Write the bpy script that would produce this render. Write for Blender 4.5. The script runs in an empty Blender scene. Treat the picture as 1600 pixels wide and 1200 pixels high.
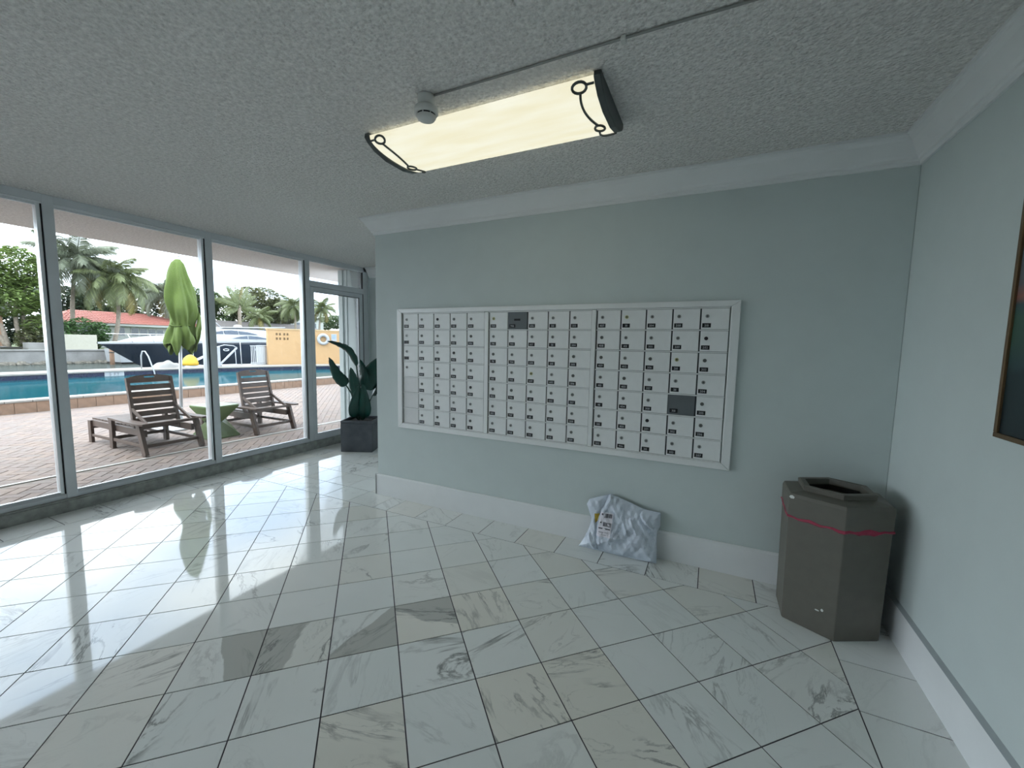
import bpy, bmesh, math, random
from mathutils import Vector, Matrix, Euler
PI = math.pi
R_ = math.radians
sc = bpy.context.scene
COL = sc.collection

# ------------------------------------------------------------------ camera
CAM = Vector((4.6823, -2.8840, 1.4360))
RIGHT = Vector((0.899536, 0.436469, 0.018174))
UP = Vector((-0.058104, 0.078308, 0.995235))
FWD = Vector((-0.432966, 0.896305, -0.095802))
FPX = 644.33
cd = bpy.data.cameras.new('camera')
cam = bpy.data.objects.new('camera', cd)
COL.objects.link(cam)
cd.sensor_fit = 'HORIZONTAL'
cd.sensor_width = 36.0
cd.lens = FPX * 36.0 / 1600.0
cd.clip_start = 0.02
cd.clip_end = 500
m3 = Matrix((RIGHT, UP, -FWD)).transposed()
cam.matrix_world = Matrix.Translation(CAM) @ m3.to_4x4()
sc.camera = cam

# ------------------------------------------------------------------ world
SKY_STRENGTH = 2.6
w = bpy.data.worlds.new('overcast_sky')
sc.world = w
w.use_nodes = True
nt = w.node_tree
nt.nodes.clear()
o_ = nt.nodes.new('ShaderNodeOutputWorld')
bg = nt.nodes.new('ShaderNodeBackground')
tcn = nt.nodes.new('ShaderNodeTexCoord')
mp = nt.nodes.new('ShaderNodeMapping')
mp.inputs['Scale'].default_value = (1.0, 1.0, 2.6)
nz = nt.nodes.new('ShaderNodeTexNoise')
nz.inputs['Scale'].default_value = 2.3
nz.inputs['Detail'].default_value = 6
nz.inputs['Roughness'].default_value = 0.55
cr = nt.nodes.new('ShaderNodeValToRGB')
cr.color_ramp.elements[0].position = 0.36
cr.color_ramp.elements[0].color = (0.46, 0.57, 0.76, 1)
cr.color_ramp.elements[1].position = 0.62
cr.color_ramp.elements[1].color = (0.95, 0.97, 1.0, 1)
bg.inputs['Strength'].default_value = SKY_STRENGTH
nt.links.new(tcn.outputs['Generated'], mp.inputs['Vector'])
nt.links.new(mp.outputs['Vector'], nz.inputs['Vector'])
nt.links.new(nz.outputs['Fac'], cr.inputs['Fac'])
nt.links.new(cr.outputs['Color'], bg.inputs['Color'])
nt.links.new(bg.outputs['Background'], o_.inputs['Surface'])

# hazy sun behind thin cloud: wide and soft
sd = bpy.data.lights.new('hazy_sun', 'SUN')
sd.energy = 1.3
sd.angle = R_(40)
sd.color = (1.0, 0.96, 0.9)
so = bpy.data.objects.new('hazy_sun', sd)
COL.objects.link(so)
so.location = (-20, -10, 30)
so.rotation_euler = (R_(28), R_(-22), 0)

vs = sc.view_settings
vs.view_transform = 'Standard'
vs.look = 'None'
vs.gamma = 1.0
vs.use_curve_mapping = False
vs.exposure = 1.35
sc.cycles.max_bounces = 9
sc.cycles.diffuse_bounces = 5
sc.cycles.use_adaptive_sampling = True
sc.cycles.adaptive_threshold = 0.04
sc.cycles.glossy_bounces = 4
sc.cycles.transparent_max_bounces = 12
sc.cycles.use_denoising = True
sc.cycles.sample_clamp_indirect = 6.0
sc.cycles.caustics_reflective = False
sc.cycles.caustics_refractive = False

# ------------------------------------------------------------------ materials
MATS = {}


class NT:
    def __init__(s, name):
        s.m = bpy.data.materials.new(name)
        s.m.use_nodes = True
        s.t = s.m.node_tree
        s.b = s.t.nodes['Principled BSDF']
        s.out = s.t.nodes['Material Output']
        MATS[name] = s.m

    def n(s, typ, **kw):
        nd = s.t.nodes.new('ShaderNode' + typ)
        for k, v in kw.items():
            if k.startswith('i_'):
                nd.inputs[k[2:].replace('_', ' ')].default_value = v
            else:
                setattr(nd, k, v)
        return nd

    def l(s, a, b):
        s.t.links.new(a, b)

    def math(s, op, a, b=None, clamp=False):
        nd = s.t.nodes.new('ShaderNodeMath')
        nd.operation = op
        nd.use_clamp = clamp
        for i, x in enumerate((a, b)):
            if x is None:
                continue
            if isinstance(x, (int, float)):
                nd.inputs[i].default_value = x
            else:
                s.l(x, nd.inputs[i])
        return nd.outputs[0]

    def mix(s, fac, a, b):
        nd = s.t.nodes.new('ShaderNodeMix')
        nd.data_type = 'RGBA'
        for i, x in ((0, fac), (6, a), (7, b)):
            if isinstance(x, (int, float)):
                nd.inputs[i].default_value = x
            elif isinstance(x, tuple):
                nd.inputs[i].default_value = x if len(x) == 4 else (*x, 1)
            else:
                s.l(x, nd.inputs[i])
        return nd.outputs[2]

    def mr(s, v, a, b, c, d):
        nd = s.t.nodes.new('ShaderNodeMapRange')
        nd.clamp = True
        s.l(v, nd.inputs[0])
        for i, x in zip((1, 2, 3, 4), (a, b, c, d)):
            nd.inputs[i].default_value = x
        return nd.outputs[0]

    def bump(s, h, strength=.3, dist=.01):
        nd = s.t.nodes.new('ShaderNodeBump')
        nd.inputs['Strength'].default_value = strength
        nd.inputs['Distance'].default_value = dist
        s.l(h, nd.inputs['Height'])
        s.l(nd.outputs[0], s.b.inputs['Normal'])

    def noise(s, vec, scale, detail=4, rough=.55, dist=0.0):
        nd = s.t.nodes.new('ShaderNodeTexNoise')
        nd.inputs['Scale'].default_value = scale
        nd.inputs['Detail'].default_value = detail
        nd.inputs['Roughness'].default_value = rough
        nd.inputs['Distortion'].default_value = dist
        if vec is not None:
            s.l(vec, nd.inputs['Vector'])
        return nd.outputs['Fac']


def P(name, col, rough=.5, metal=0.0, var=.07, scale=6.0, bump=0.0, bscale=60.0, bdist=.004, spec=.5, island=0.0):
    """plain painted / stone / metal surface with faint tonal variation and optional relief"""
    a = NT(name)
    tc = a.n('TexCoord').outputs['Object']
    f = a.noise(tc, scale, 5)
    lo = tuple(max(0, c * (1 - var)) for c in col)
    hi = tuple(min(1, c * (1 + var)) for c in col)
    c = a.mix(a.mr(f, .3, .7, 0, 1), lo, hi)
    if island:
        g = a.n('NewGeometry').outputs['Random Per Island']
        hs = a.n('HueSaturation')
        a.l(a.mr(g, 0, 1, 1 - island, 1 + island), hs.inputs['Value'])
        a.l(c, hs.inputs['Color'])
        c = hs.outputs[0]
    a.l(c, a.b.inputs['Base Color'])
    a.b.inputs['Roughness'].default_value = rough
    a.b.inputs['Metallic'].default_value = metal
    a.b.inputs['Specular IOR Level'].default_value = spec
    if bump:
        a.bump(a.noise(tc, bscale, 3), bump, bdist)
    return a.m


def marble(name, per_object=True, gray=(.30, .31, .30)):
    a = NT(name)
    tc = a.n('TexCoord').outputs['Object']
    oi = a.n('ObjectInfo')
    sp = a.n('SeparateColor')
    a.l(oi.outputs['Color'], sp.inputs[0])
    rnd = oi.outputs['Random']
    off = a.n('CombineXYZ')
    a.l(a.math('MULTIPLY', rnd, 37.0), off.inputs[0])
    a.l(a.math('MULTIPLY', rnd, 91.0), off.inputs[1])
    a.l(a.math('MULTIPLY', rnd, 13.0), off.inputs[2])
    rot = a.n('VectorRotate', rotation_type='Z_AXIS')
    a.l(tc, rot.inputs['Vector'])
    a.l(a.math('MULTIPLY', oi.outputs['Alpha'], 6.283), rot.inputs['Angle'])
    st = a.n('VectorMath', operation='MULTIPLY')
    a.l(rot.outputs[0], st.inputs[0])
    st.inputs[1].default_value = (1.0, 0.32, 1.0)
    ad = a.n('VectorMath', operation='ADD')
    a.l(st.outputs[0], ad.inputs[0])
    a.l(off.outputs[0], ad.inputs[1])
    v = ad.outputs[0]
    n1 = a.noise(v, 4.2, 8, .62, .9)
    d1 = a.math('ABSOLUTE', a.math('SUBTRACT', n1, .5))
    vein = a.mr(d1, 0.0, .028, 1, 0)
    mask = a.mr(a.noise(v, 6.5, 3), .45, .62, 0, 1)
    n2 = a.noise(v, 9.0, 6, .6, 1.2)
    fine = a.mr(a.math('ABSOLUTE', a.math('SUBTRACT', n2, .5)), 0.0, .018, .55, 0)
    mask2 = a.mr(a.noise(v, 5.0, 2), .5, .7, 0, 1)
    vv = a.math('MULTIPLY', a.math('MAXIMUM', a.math('MULTIPLY', vein, mask), a.math('MULTIPLY', fine, mask2)), sp.outputs[0], True)
    # broad grey masses crossing some slabs
    rs = a.n('SeparateXYZ')
    a.l(rot.outputs[0], rs.inputs[0])
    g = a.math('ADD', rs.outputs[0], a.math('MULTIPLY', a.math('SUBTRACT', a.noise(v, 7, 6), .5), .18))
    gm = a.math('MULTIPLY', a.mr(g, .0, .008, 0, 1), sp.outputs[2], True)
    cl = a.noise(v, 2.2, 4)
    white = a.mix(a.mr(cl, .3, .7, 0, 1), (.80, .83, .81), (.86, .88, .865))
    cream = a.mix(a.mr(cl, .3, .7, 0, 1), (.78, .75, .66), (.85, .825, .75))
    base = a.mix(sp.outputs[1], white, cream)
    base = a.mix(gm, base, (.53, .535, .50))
    base = a.mix(a.math('MULTIPLY', vv, .85, True), base, (.15, .155, .15))
    a.l(base, a.b.inputs['Base Color'])
    a.b.inputs['Roughness'].default_value = .045
    a.b.inputs['Specular IOR Level'].default_value = .62
    return a.m


marble('marble')
P('grout', (.06, .055, .065), .8)
P('wall_paint', (.58, .645, .64), .55, var=.02, bump=.15, bscale=140, bdist=.0015)
P('trim_white', (.78, .80, .81), .35, var=.02)
P('trim_grey', (.36, .40, .41), .4)


def stucco(name, col, strength, scale):
    a = NT(name)
    tc = a.n('TexCoord').outputs['Object']
    vo = a.n('TexVoronoi', i_Scale=scale)
    a.l(tc, vo.inputs['Vector'])
    n = a.noise(tc, scale * .8, 4, .7)
    h = a.math('ADD', a.mr(vo.outputs['Distance'], 0, .7, 1, 0), n)
    c = a.mix(a.mr(n, .32, .68, 0, 1), tuple(x * .76 for x in col), tuple(min(1, x * 1.08) for x in col))
    big = a.noise(tc, .9, 3)
    c = a.mix(a.mr(big, .3, .7, 0, .12), c, (.45, .44, .42))
    a.l(c, a.b.inputs['Base Color'])
    a.b.inputs['Roughness'].default_value = .9
    a.b.inputs['Specular IOR Level'].default_value = .1
    a.bump(h, strength, .010)
    return a.m


stucco('popcorn', (.92, .915, .89), 1.0, 62)
stucco('soffit_stucco', (.86, .82, .80), .35, 60)
P('aluminium', (.62, .65, .675), .4, .1, var=.05)
P('aluminium_light', (.80, .83, .85), .3, .3, var=.03)
P('dark_gasket', (.012, .013, .016), .6)
P('curb_stone', (.31, .325, .305), .5, var=.3, scale=14, bump=.2, bscale=40)
P('mail_frame', (.80, .82, .82), .38, .15, var=.03)
P('mail_door', (.82, .84, .84), .42, .1, var=.04, scale=9, island=0)
P('mail_door_blank', (.74, .745, .75), .42, .1, var=.04)
P('mail_door_dark', (.13, .15, .16), .45, .1, var=.06)
P('mail_dark', (.035, .045, .05), .6)
P('lock_metal', (.13, .14, .135), .4, .2)
P('lock_ring', (.30, .315, .31), .35, .3)
P('lock_brass', (.42, .42, .17), .35, .3)
P('lock_black', (.008, .009, .012), .5)
P('plate_black', (.008, .009, .012), .35)
P('plate_text', (.55, .58, .6), .5)
P('bin_tan', (.118, .112, .094), .5, var=.05, scale=20, bump=.1, bscale=200, bdist=.001)
P('bin_inside', (.006, .006, .006), .7)
P('bag_red', (.32, .02, .06), .4, var=.2, scale=30)
P('chip_white', (.7, .72, .7), .6)
P('mailer', (.60, .66, .75), .33, var=.06, scale=10)
P('label_white', (.72, .70, .76), .5, var=.02)
P('label_ink', (.07, .07, .09), .5)
P('sticker_yellow', (.42, .30, .03), .5, var=.2, scale=40)
P('scroll_iron', (.075, .09, .09), .45, .3)
P('conduit_shadow_grey', (.30, .305, .295), .6)  # conduit tube, greyed so its colour carries the shadow line on the ceiling
P('fixture_white', (.6, .6, .56), .5)
P('detector_white', (.62, .63, .61), .45)
P('pot_grey', (.075, .085, .10), .6, var=.25, scale=9, bump=.25, bscale=45)
P('soil', (.01, .009, .008), .95, bump=.5, bscale=60)
P('leaf_dark', (.004, .055, .042), .3, var=.3, scale=5)
P('stem_dark', (.006, .05, .035), .4)
P('frame_gold', (.16, .10, .05), .35, .5)
P('wood_brown', (.066, .041, .030), .55, var=.22, scale=14, bump=.15, bscale=50)
P('table_green', (.11, .16, .055), .4, var=.06)
P('umbrella_green', (.078, .12, .016), .8, var=.12, scale=4)
P('pole_grey', (.50, .51, .52), .35, .4)
P('base_white', (.42, .435, .45), .5)
P('joint_white', (.40, .39, .375), .7, var=.1, scale=20)
P('pool_brick', (.21, .13, .085), .7, var=.15, scale=9, island=.12)
P('pool_cap', (.24, .22, .195), .6, var=.06)
P('pool_tile_blue', (.005, .008, .035), .25, var=.3, scale=25)
P('pool_bottom', (.03, .19, .23), .7, var=.05, scale=2)
P('deck_pale', (.25, .237, .215), .8, var=.06)
P('yellow_wall', (.40, .25, .12), .8, var=.05)
P('yellow_cap', (.42, .30, .16), .8, var=.05)
P('white_paint', (.31, .32, .33), .45, var=.03)
P('hole_dark', (.12, .07, .03), .9)
P('sign_blue', (.10, .24, .50), .5)
P('yellow_cover', (.45, .28, .015), .6, var=.1)
P('chrome', (.75, .78, .8), .2, .8)
P('hull_navy', (.018, .026, .042), .12, var=.2, scale=2)
P('boat_glass', (.05, .065, .09), .08)
P('concrete', (.21, .205, .195), .85, var=.2, scale=1.5, bump=.3, bscale=8, bdist=.02)
P('seawall_dark', (.12, .11, .09), .9, var=.5, scale=2)
P('cream_wall', (.36, .345, .28), .8, var=.05)
P('lawn', (.09, .12, .045), .95, var=.35, scale=3)
P('house_white', (.36, .37, .35), .8, var=.03)
P('roof_red', (.31, .115, .09), .8, var=.12, scale=5, island=.08)
P('roof_grey', (.095, .085, .082), .8, var=.12)
P('window_dark', (.055, .07, .085), .12)
P('trunk', (.24, .20, .16), .9, var=.3, scale=8, bump=.4, bscale=20, bdist=.02)
P('post_brown', (.28, .17, .11), .9, var=.2)
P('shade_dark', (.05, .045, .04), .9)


def foliage(name, col, island=.4, trans=.25):
    a = NT(name)
    g = a.n('NewGeometry').outputs['Random Per Island']
    c = a.mix(g, tuple(x * (1 - island) for x in col), tuple(min(1, x * (1 + island)) for x in col))
    a.l(c, a.b.inputs['Base Color'])
    a.b.inputs['Roughness'].default_value = .55
    tr = a.n('BsdfTranslucent')
    a.l(c, tr.inputs['Color'])
    mx = a.n('MixShader')
    mx.inputs[0].default_value = trans
    a.l(a.b.outputs[0], mx.inputs[1])
    a.l(tr.outputs[0], mx.inputs[2])
    a.l(mx.outputs[0], a.out.inputs['Surface'])


foliage('leaf_bright', (.13, .185, .05))
foliage('leaf_mid', (.075, .115, .042))
foliage('leaf_deep', (.042, .068, .036))
foliage('leaf_hedge', (.045, .10, .025))
foliage('leaf_olive', (.13, .14, .065))
foliage('palm_green', (.14, .165, .072))
foliage('palm_grey', (.13, .15, .10))
foliage('palm_yellow', (.21, .18, .06))


def glass_mat():
    a = NT('glass')
    a.t.nodes.remove(a.b)
    tr = a.n('BsdfTransparent')
    tr.inputs[0].default_value = (.93, .955, .945, 1)
    gl = a.n('BsdfGlossy')
    gl.inputs['Roughness'].default_value = .01
    fr = a.n('Fresnel')
    fr.inputs['IOR'].default_value = 1.45
    mx = a.n('MixShader')
    a.l(a.math('MULTIPLY', fr.outputs[0], .7), mx.inputs[0])
    a.l(tr.outputs[0], mx.inputs[1])
    a.l(gl.outputs[0], mx.inputs[2])
    a.l(mx.outputs[0], a.out.inputs['Surface'])


glass_mat()


def water_mat(name, tint, body, transp, bscale, bstr):
    a = NT(name)
    a.t.nodes.remove(a.b)
    tc = a.n('TexCoord').outputs['Object']
    h = a.noise(tc, bscale, 4, .6, .4)
    bp = a.n('Bump')
    bp.inputs['Strength'].default_value = bstr
    bp.inputs['Distance'].default_value = .03
    a.l(h, bp.inputs['Height'])
    tr = a.n('BsdfTransparent')
    tr.inputs[0].default_value = (*tint, 1)
    gl = a.n('BsdfGlossy')
    gl.inputs['Roughness'].default_value = .04
    a.l(bp.outputs[0], gl.inputs['Normal'])
    di = a.n('BsdfDiffuse')
    di.inputs['Color'].default_value = (*body, 1)
    mx0 = a.n('MixShader')
    mx0.inputs[0].default_value = transp
    a.l(di.outputs[0], mx0.inputs[1])
    a.l(tr.outputs[0], mx0.inputs[2])
    fr = a.n('Fresnel')
    fr.inputs['IOR'].default_value = 1.33
    a.l(bp.outputs[0], fr.inputs['Normal'])
    mx = a.n('MixShader')
    a.l(a.math('MULTIPLY', fr.outputs[0], .55), mx.inputs[0])
    a.l(mx0.outputs[0], mx.inputs[1])
    a.l(gl.outputs[0], mx.inputs[2])
    a.l(mx.outputs[0], a.out.inputs['Surface'])


water_mat('pool_water', (.40, .85, .90), (.02, .12, .15), .70, 3.0, .12)
water_mat('canal_water', (.10, .12, .11), (.055, .065, .06), .0, 1.6, .5)


def diffuser_mat():
    a = NT('diffuser')
    tc = a.n('TexCoord').outputs['Object']
    sx = a.n('SeparateXYZ')
    a.l(tc, sx.inputs[0])
    st = a.n('Mapping')
    st.inputs['Scale'].default_value = (1.2, 9, 1)
    a.l(tc, st.inputs[0])
    n = a.noise(st.outputs[0], 2.0, 3)
    c = a.mix(a.mr(n, .35, .65, 0, 1), (.93, .87, .62), (1.0, .98, .80))
    a.b.inputs['Base Color'].default_value = (.30, .29, .25, 1)
    a.b.inputs['Roughness'].default_value = .35
    a.l(c, a.b.inputs['Emission Color'])
    a.b.inputs['Emission Strength'].default_value = LAMP


LAMP = 0.345
diffuser_mat()


def paver_mat():
    a = NT('paver')
    tc = a.n('TexCoord').outputs['Object']
    g = a.n('NewGeometry').outputs['Random Per Island']
    oi = a.n('ObjectInfo').outputs['Random']
    r = a.math('FRACT', a.math('ADD', g, oi))
    ramp = a.n('ValToRGB')
    e = ramp.color_ramp.elements
    e[0].position, e[0].color = 0.0, (.128, .10, .088, 1)
    e[1].position, e[1].color = 1.0, (.178, .134, .112, 1)
    for p, c in ((.3, (.157, .117, .103)), (.55, (.142, .115, .103)), (.8, (.166, .12, .097))):
        x = e.new(p)
        x.color = (*c, 1)
    a.l(r, ramp.inputs[0])
    n = a.noise(tc, 30, 4)
    c = a.mix(a.mr(n, .3, .7, .0, .18), ramp.outputs[0], (.35, .30, .27))
    a.l(c, a.b.inputs['Base Color'])
    a.b.inputs['Roughness'].default_value = .85
    a.bump(n, .3, .004)


paver_mat()
P('paver_sand', (.16, .14, .12), .95, var=.2)


def painting_mat():
    a = NT('painting')
    tc = a.n('TexCoord').outputs['Object']
    sx = a.n('SeparateXYZ')
    a.l(tc, sx.inputs[0])
    n = a.noise(tc, 9, 5)
    z = a.math('ADD', a.math('MULTIPLY', sx.outputs[2], 1.26), a.math('MULTIPLY', a.math('SUBTRACT', n, .5), .12))
    ramp = a.n('ValToRGB')
    e = ramp.color_ramp.elements
    e[0].position, e[0].color = 0.0, (.004, .012, .016, 1)
    e[1].position, e[1].color = 1.0, (.14, .012, .012, 1)
    for p, c in ((.26, (.006, .02, .025)), (.30, (.02, .05, .055)), (.42, (.03, .08, .06)), (.50, (.04, .10, .07)),
                 (.56, (.03, .07, .08)), (.60, (.30, .12, .09)), (.66, (.12, .12, .13)), (.78, (.10, .13, .15)), (.85, (.20, .03, .02))):
        x = e.new(p)
        x.color = (*c, 1)
    a.l(z, ramp.inputs[0])
    a.l(ramp.outputs[0], a.b.inputs['Base Color'])
    a.b.inputs['Roughness'].default_value = .4


painting_mat()


# ------------------------------------------------------------------ mesh helpers
class MB:
    def __init__(s):
        s.v, s.f, s.mi, s.cur, s.sm = [], [], [], 0, []
        s.smooth = False

    def add(s, vs_, fs):
        b = len(s.v)
        s.v += [tuple(q) for q in vs_]
        for f in fs:
            s.f.append(tuple(b + i for i in f))
            s.mi.append(s.cur)
            s.sm.append(s.smooth)
        return s

    def box(s, x0, x1, y0, y1, z0, z1):
        if x0 > x1: x0, x1 = x1, x0
        if y0 > y1: y0, y1 = y1, y0
        if z0 > z1: z0, z1 = z1, z0
        return s.add([(x0, y0, z0), (x1, y0, z0), (x1, y1, z0), (x0, y1, z0), (x0, y0, z1), (x1, y0, z1), (x1, y1, z1), (x0, y1, z1)],
                     [(0, 3, 2, 1), (4, 5, 6, 7), (0, 1, 5, 4), (1, 2, 6, 5), (2, 3, 7, 6), (3, 0, 4, 7)])

    def bar(s, p, q, wd, th, up=(0, 0, 1)):
        """rectangular bar from p to q; wd across, th along up"""
        p, q = Vector(p), Vector(q)
        d = (q - p).normalized()
        sd_ = d.cross(Vector(up))
        if sd_.length < 1e-4:
            sd_ = d.cross(Vector((1, 0, 0)))
        sd_.normalize()
        u = sd_.cross(d)
        vs_ = []
        for c in (p, q):
            for a, b in ((-1, -1), (1, -1), (1, 1), (-1, 1)):
                vs_.append(c + sd_ * (a * wd / 2) + u * (b * th / 2))
        return s.add(vs_, [(3, 2, 1, 0), (4, 5, 6, 7), (0, 1, 5, 4), (1, 2, 6, 5), (2, 3, 7, 6), (3, 0, 4, 7)])

    def prism(s, poly, z0, z1, axis='z'):
        n = len(poly)

        def mk(a, b, c):
            return {'z': (a, b, c), 'y': (a, c, b), 'x': (c, a, b)}[axis]
        vs_ = [mk(a, b, z0) for a, b in poly] + [mk(a, b, z1) for a, b in poly]
        fs = [tuple(range(n))[::-1], tuple(range(n, 2 * n))] + [(i, (i + 1) % n, n + (i + 1) % n, n + i) for i in range(n)]
        return s.add(vs_, fs)

    def tube(s, path, r, n=8, cap=True, closed=False):
        path = [Vector(p) for p in path]
        k = len(path)
        rr = r if isinstance(r, (list, tuple)) else [r] * k
        vs_, fs = [], []
        ref = None
        for i, p in enumerate(path):
            if closed:
                d = path[(i + 1) % k] - path[i - 1]
            else:
                d = path[min(i + 1, k - 1)] - path[max(i - 1, 0)]
            d.normalize()
            if ref is None:
                ref = Vector((0, 0, 1)) if abs(d.z) < .9 else Vector((1, 0, 0))
            a = d.cross(ref).normalized()
            b = a.cross(d).normalized()
            ref = b
            for j in range(n):
                t = 2 * PI * j / n
                vs_.append(p + a * (rr[i] * math.cos(t)) + b * (rr[i] * math.sin(t)))
        for i in range(k if closed else k - 1):
            i2 = (i + 1) % k
            for j in range(n):
                j2 = (j + 1) % n
                fs.append((i * n + j, i * n + j2, i2 * n + j2, i2 * n + j))
        if cap and not closed:
            fs.append(tuple(range(n))[::-1])
            fs.append(tuple((k - 1) * n + j for j in range(n)))
        o = s.smooth
        s.smooth = True
        s.add(vs_, fs)
        s.smooth = o
        return s

    def lathe(s, prof, n=20, c=(0, 0, 0), flip=1):
        vs_, fs = [], []
        for r, z in prof:
            for j in range(n):
                t = 2 * PI * j / n
                vs_.append((c[0] + r * math.cos(t), c[1] + r * math.sin(t), c[2] + z * flip))
        for i in range(len(prof) - 1):
            for j in range(n):
                j2 = (j + 1) % n
                fs.append((i * n + j, i * n + j2, (i + 1) * n + j2, (i + 1) * n + j))
        fs.append(tuple(range(n))[::-1])
        fs.append(tuple((len(prof) - 1) * n + j for j in range(n)))
        o = s.smooth
        s.smooth = True
        s.add(vs_, fs)
        s.smooth = o
        return s

    def grid(s, fn, nu, nv, flip=False):
        vs_ = [fn(i / nu, j / nv) for i in range(nu + 1) for j in range(nv + 1)]
        fs = []
        for i in range(nu):
            for j in range(nv):
                a = i * (nv + 1) + j
                q = (a, a + nv + 1, a + nv + 2, a + 1)
                fs.append(q[::-1] if flip else q)
        return s.add(vs_, fs)

    def mesh(s, name, mats, off=(0, 0, 0)):
        me = bpy.data.meshes.new(name)
        off = Vector(off)
        me.from_pydata([tuple(Vector(q) - off) for q in s.v], [], s.f)
        for m in (mats if isinstance(mats, (list, tuple)) else [mats]):
            me.materials.append(MATS[m])
        me.polygons.foreach_set('material_index', s.mi)
        me.polygons.foreach_set('use_smooth', s.sm)
        bm = bmesh.new()
        bm.from_mesh(me)
        bmesh.ops.recalc_face_normals(bm, faces=bm.faces)
        bm.to_mesh(me)
        bm.free()
        me.update()
        return me

    def build(s, name, mats, parent=None, off=None, bev=0.0, seg=2, raw=False):
        """link as one mesh object. off: world point that becomes the object's origin (top-level),
        or the root location to subtract for a part built in world coordinates"""
        if off is None:
            off = ROOTLOC.get(parent.name, (0, 0, 0)) if (parent is not None and not raw) else (0, 0, 0)
        me = s.mesh(name, mats, off)
        ob = bpy.data.objects.new(name, me)
        COL.objects.link(ob)
        if parent is not None:
            ob.parent = parent
            if parent.name in ROOTLOC and not raw:
                ROOTLOC[ob.name] = ROOTLOC[parent.name]
        else:
            ob.location = off
            ROOTLOC[ob.name] = tuple(off)
        if bev:
            md = ob.modifiers.new('bevel', 'BEVEL')
            md.width = bev
            md.segments = seg
            md.limit_method = 'ANGLE'
            md.angle_limit = R_(40)
        return ob


ROOTLOC = {}   # world-space origin of things whose parts are given in world coordinates


def tag(o, label=None, cat=None, group=None, kind=None):
    if label: o['label'] = label
    if cat: o['category'] = cat
    if group: o['group'] = group
    if kind: o['kind'] = kind
    return o


def thing(name, label, cat, loc=(0, 0, 0), rotz=0.0, group=None, world=True):
    o = bpy.data.objects.new(name, None)
    COL.objects.link(o)
    o.location = loc
    o.rotation_euler = (0, 0, rotz)
    o.empty_display_size = .1
    tag(o, label, cat, group)
    if world and rotz == 0:
        ROOTLOC[o.name] = tuple(loc)
    return o


def struct(o, label=None):
    o['kind'] = 'structure'
    if label: o['label'] = label
    return o


def sroot(name, loc=(0, 0, 0), label=None):
    o = bpy.data.objects.new(name, None)
    COL.objects.link(o)
    o.location = loc
    ROOTLOC[o.name] = tuple(loc)
    return struct(o, label)


def copy_tree(o, parent=None):
    c = o.copy()
    COL.objects.link(c)
    c.parent = parent
    for ch in list(o.children):
        copy_tree(ch, c)
    return c


def part(name, mesh, parent, loc=(0, 0, 0), rot=(0, 0, 0)):
    ob = bpy.data.objects.new(name, mesh)
    COL.objects.link(ob)
    ob.parent = parent
    ob.location = loc
    ob.rotation_euler = rot
    return ob


def clip_rect(poly, x0, x1, y0, y1):
    for ax, lim, sg in ((0, x0, 1), (0, x1, -1), (1, y0, 1), (1, y1, -1)):
        out = []
        for i in range(len(poly)):
            a, b = poly[i - 1], poly[i]
            da, db = (a[ax] - lim) * sg, (b[ax] - lim) * sg
            if (da >= 0) != (db >= 0):
                t = da / (da - db)
                out.append((a[0] + (b[0] - a[0]) * t, a[1] + (b[1] - a[1]) * t))
            if db >= 0:
                out.append(b)
        poly = out
        if len(poly) < 3:
            return []
    return poly


def project(p):
    d = Vector(p) - CAM
    z = d.dot(FWD)
    if z < .05:
        return None
    return (800 + FPX * d.dot(RIGHT) / z, 600 - FPX * d.dot(UP) / z, z)


# ------------------------------------------------------------------ room dimensions (metres)
W = 5.5865          # right wall
XE = 1.896          # free end of the mailbox wall
YA = 1.84           # alcove back wall
YF = -9.0           # unseen wall behind the camera, set far back to gain window daylight
H = 2.525           # ceiling
T = .3048           # one floor tile
YB = -.2785         # inner line of border course at the mailbox wall
XB = 5.295          # inner line of border course at the right wall
XG = .305           # inner line of border course at the glass

# ================================================================== FLOOR
fl = struct(MB().box(0, W, YF, YA, -.05, -.0025).build('floor', 'grout', off=(2.8, -1, 0)), 'polished white marble tile floor with grey veins laid diagonally')
GAP = .0027
rng = random.Random(5)
FULL = {}


def tile_mesh(poly):
    """slab from a CCW polygon centred on its own origin, inset for the joint"""
    n = len(poly)
    cx = sum(p[0] for p in poly) / n
    cy = sum(p[1] for p in poly) / n
    # inset each edge by GAP
    out = []
    for i in range(n):
        a, b, c = Vector(poly[i - 1]), Vector(poly[i]), Vector(poly[(i + 1) % n])
        d1, d2 = (b - a), (c - b)
        if d1.length < 1e-6 or d2.length < 1e-6:
            continue
        d1.normalize(); d2.normalize()
        n1, n2 = Vector((-d1.y, d1.x)), Vector((-d2.y, d2.x))
        k = 1 + n1.dot(n2)
        if k < .15:
            out.append(b)
        else:
            out.append(b + (n1 + n2) * (GAP / k))
    return [(p[0] - cx, p[1] - cy) for p in out], (cx, cy)


def poly_area(p):
    return .5 * sum(p[i - 1][0] * p[i][1] - p[i][0] * p[i - 1][1] for i in range(len(p)))


def put_tile(poly, col, name='marble_tile', key=None, rot=0.0, zjit=0.0):
    if poly_area(poly) < .0006:
        return
    pl, (cx, cy) = tile_mesh(poly)
    if len(pl) < 3 or poly_area(pl) < .0003:
        return
    if key and key in FULL:
        me = FULL[key]
    else:
        if rot:
            c, s = math.cos(-rot), math.sin(-rot)
            pl = [(x * c - y * s, x * s + y * c) for x, y in pl]
        me = MB().prism(pl, -.0035, 0).mesh('marble_tile', 'marble')
        if key:
            FULL[key] = me
    ob = part(name, me, fl, (cx - 2.8, cy + 1, zjit), (0, 0, rot))
    ob.color = (*col[:3], col[3] if len(col) > 3 else rng.random())
    return ob


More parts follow.
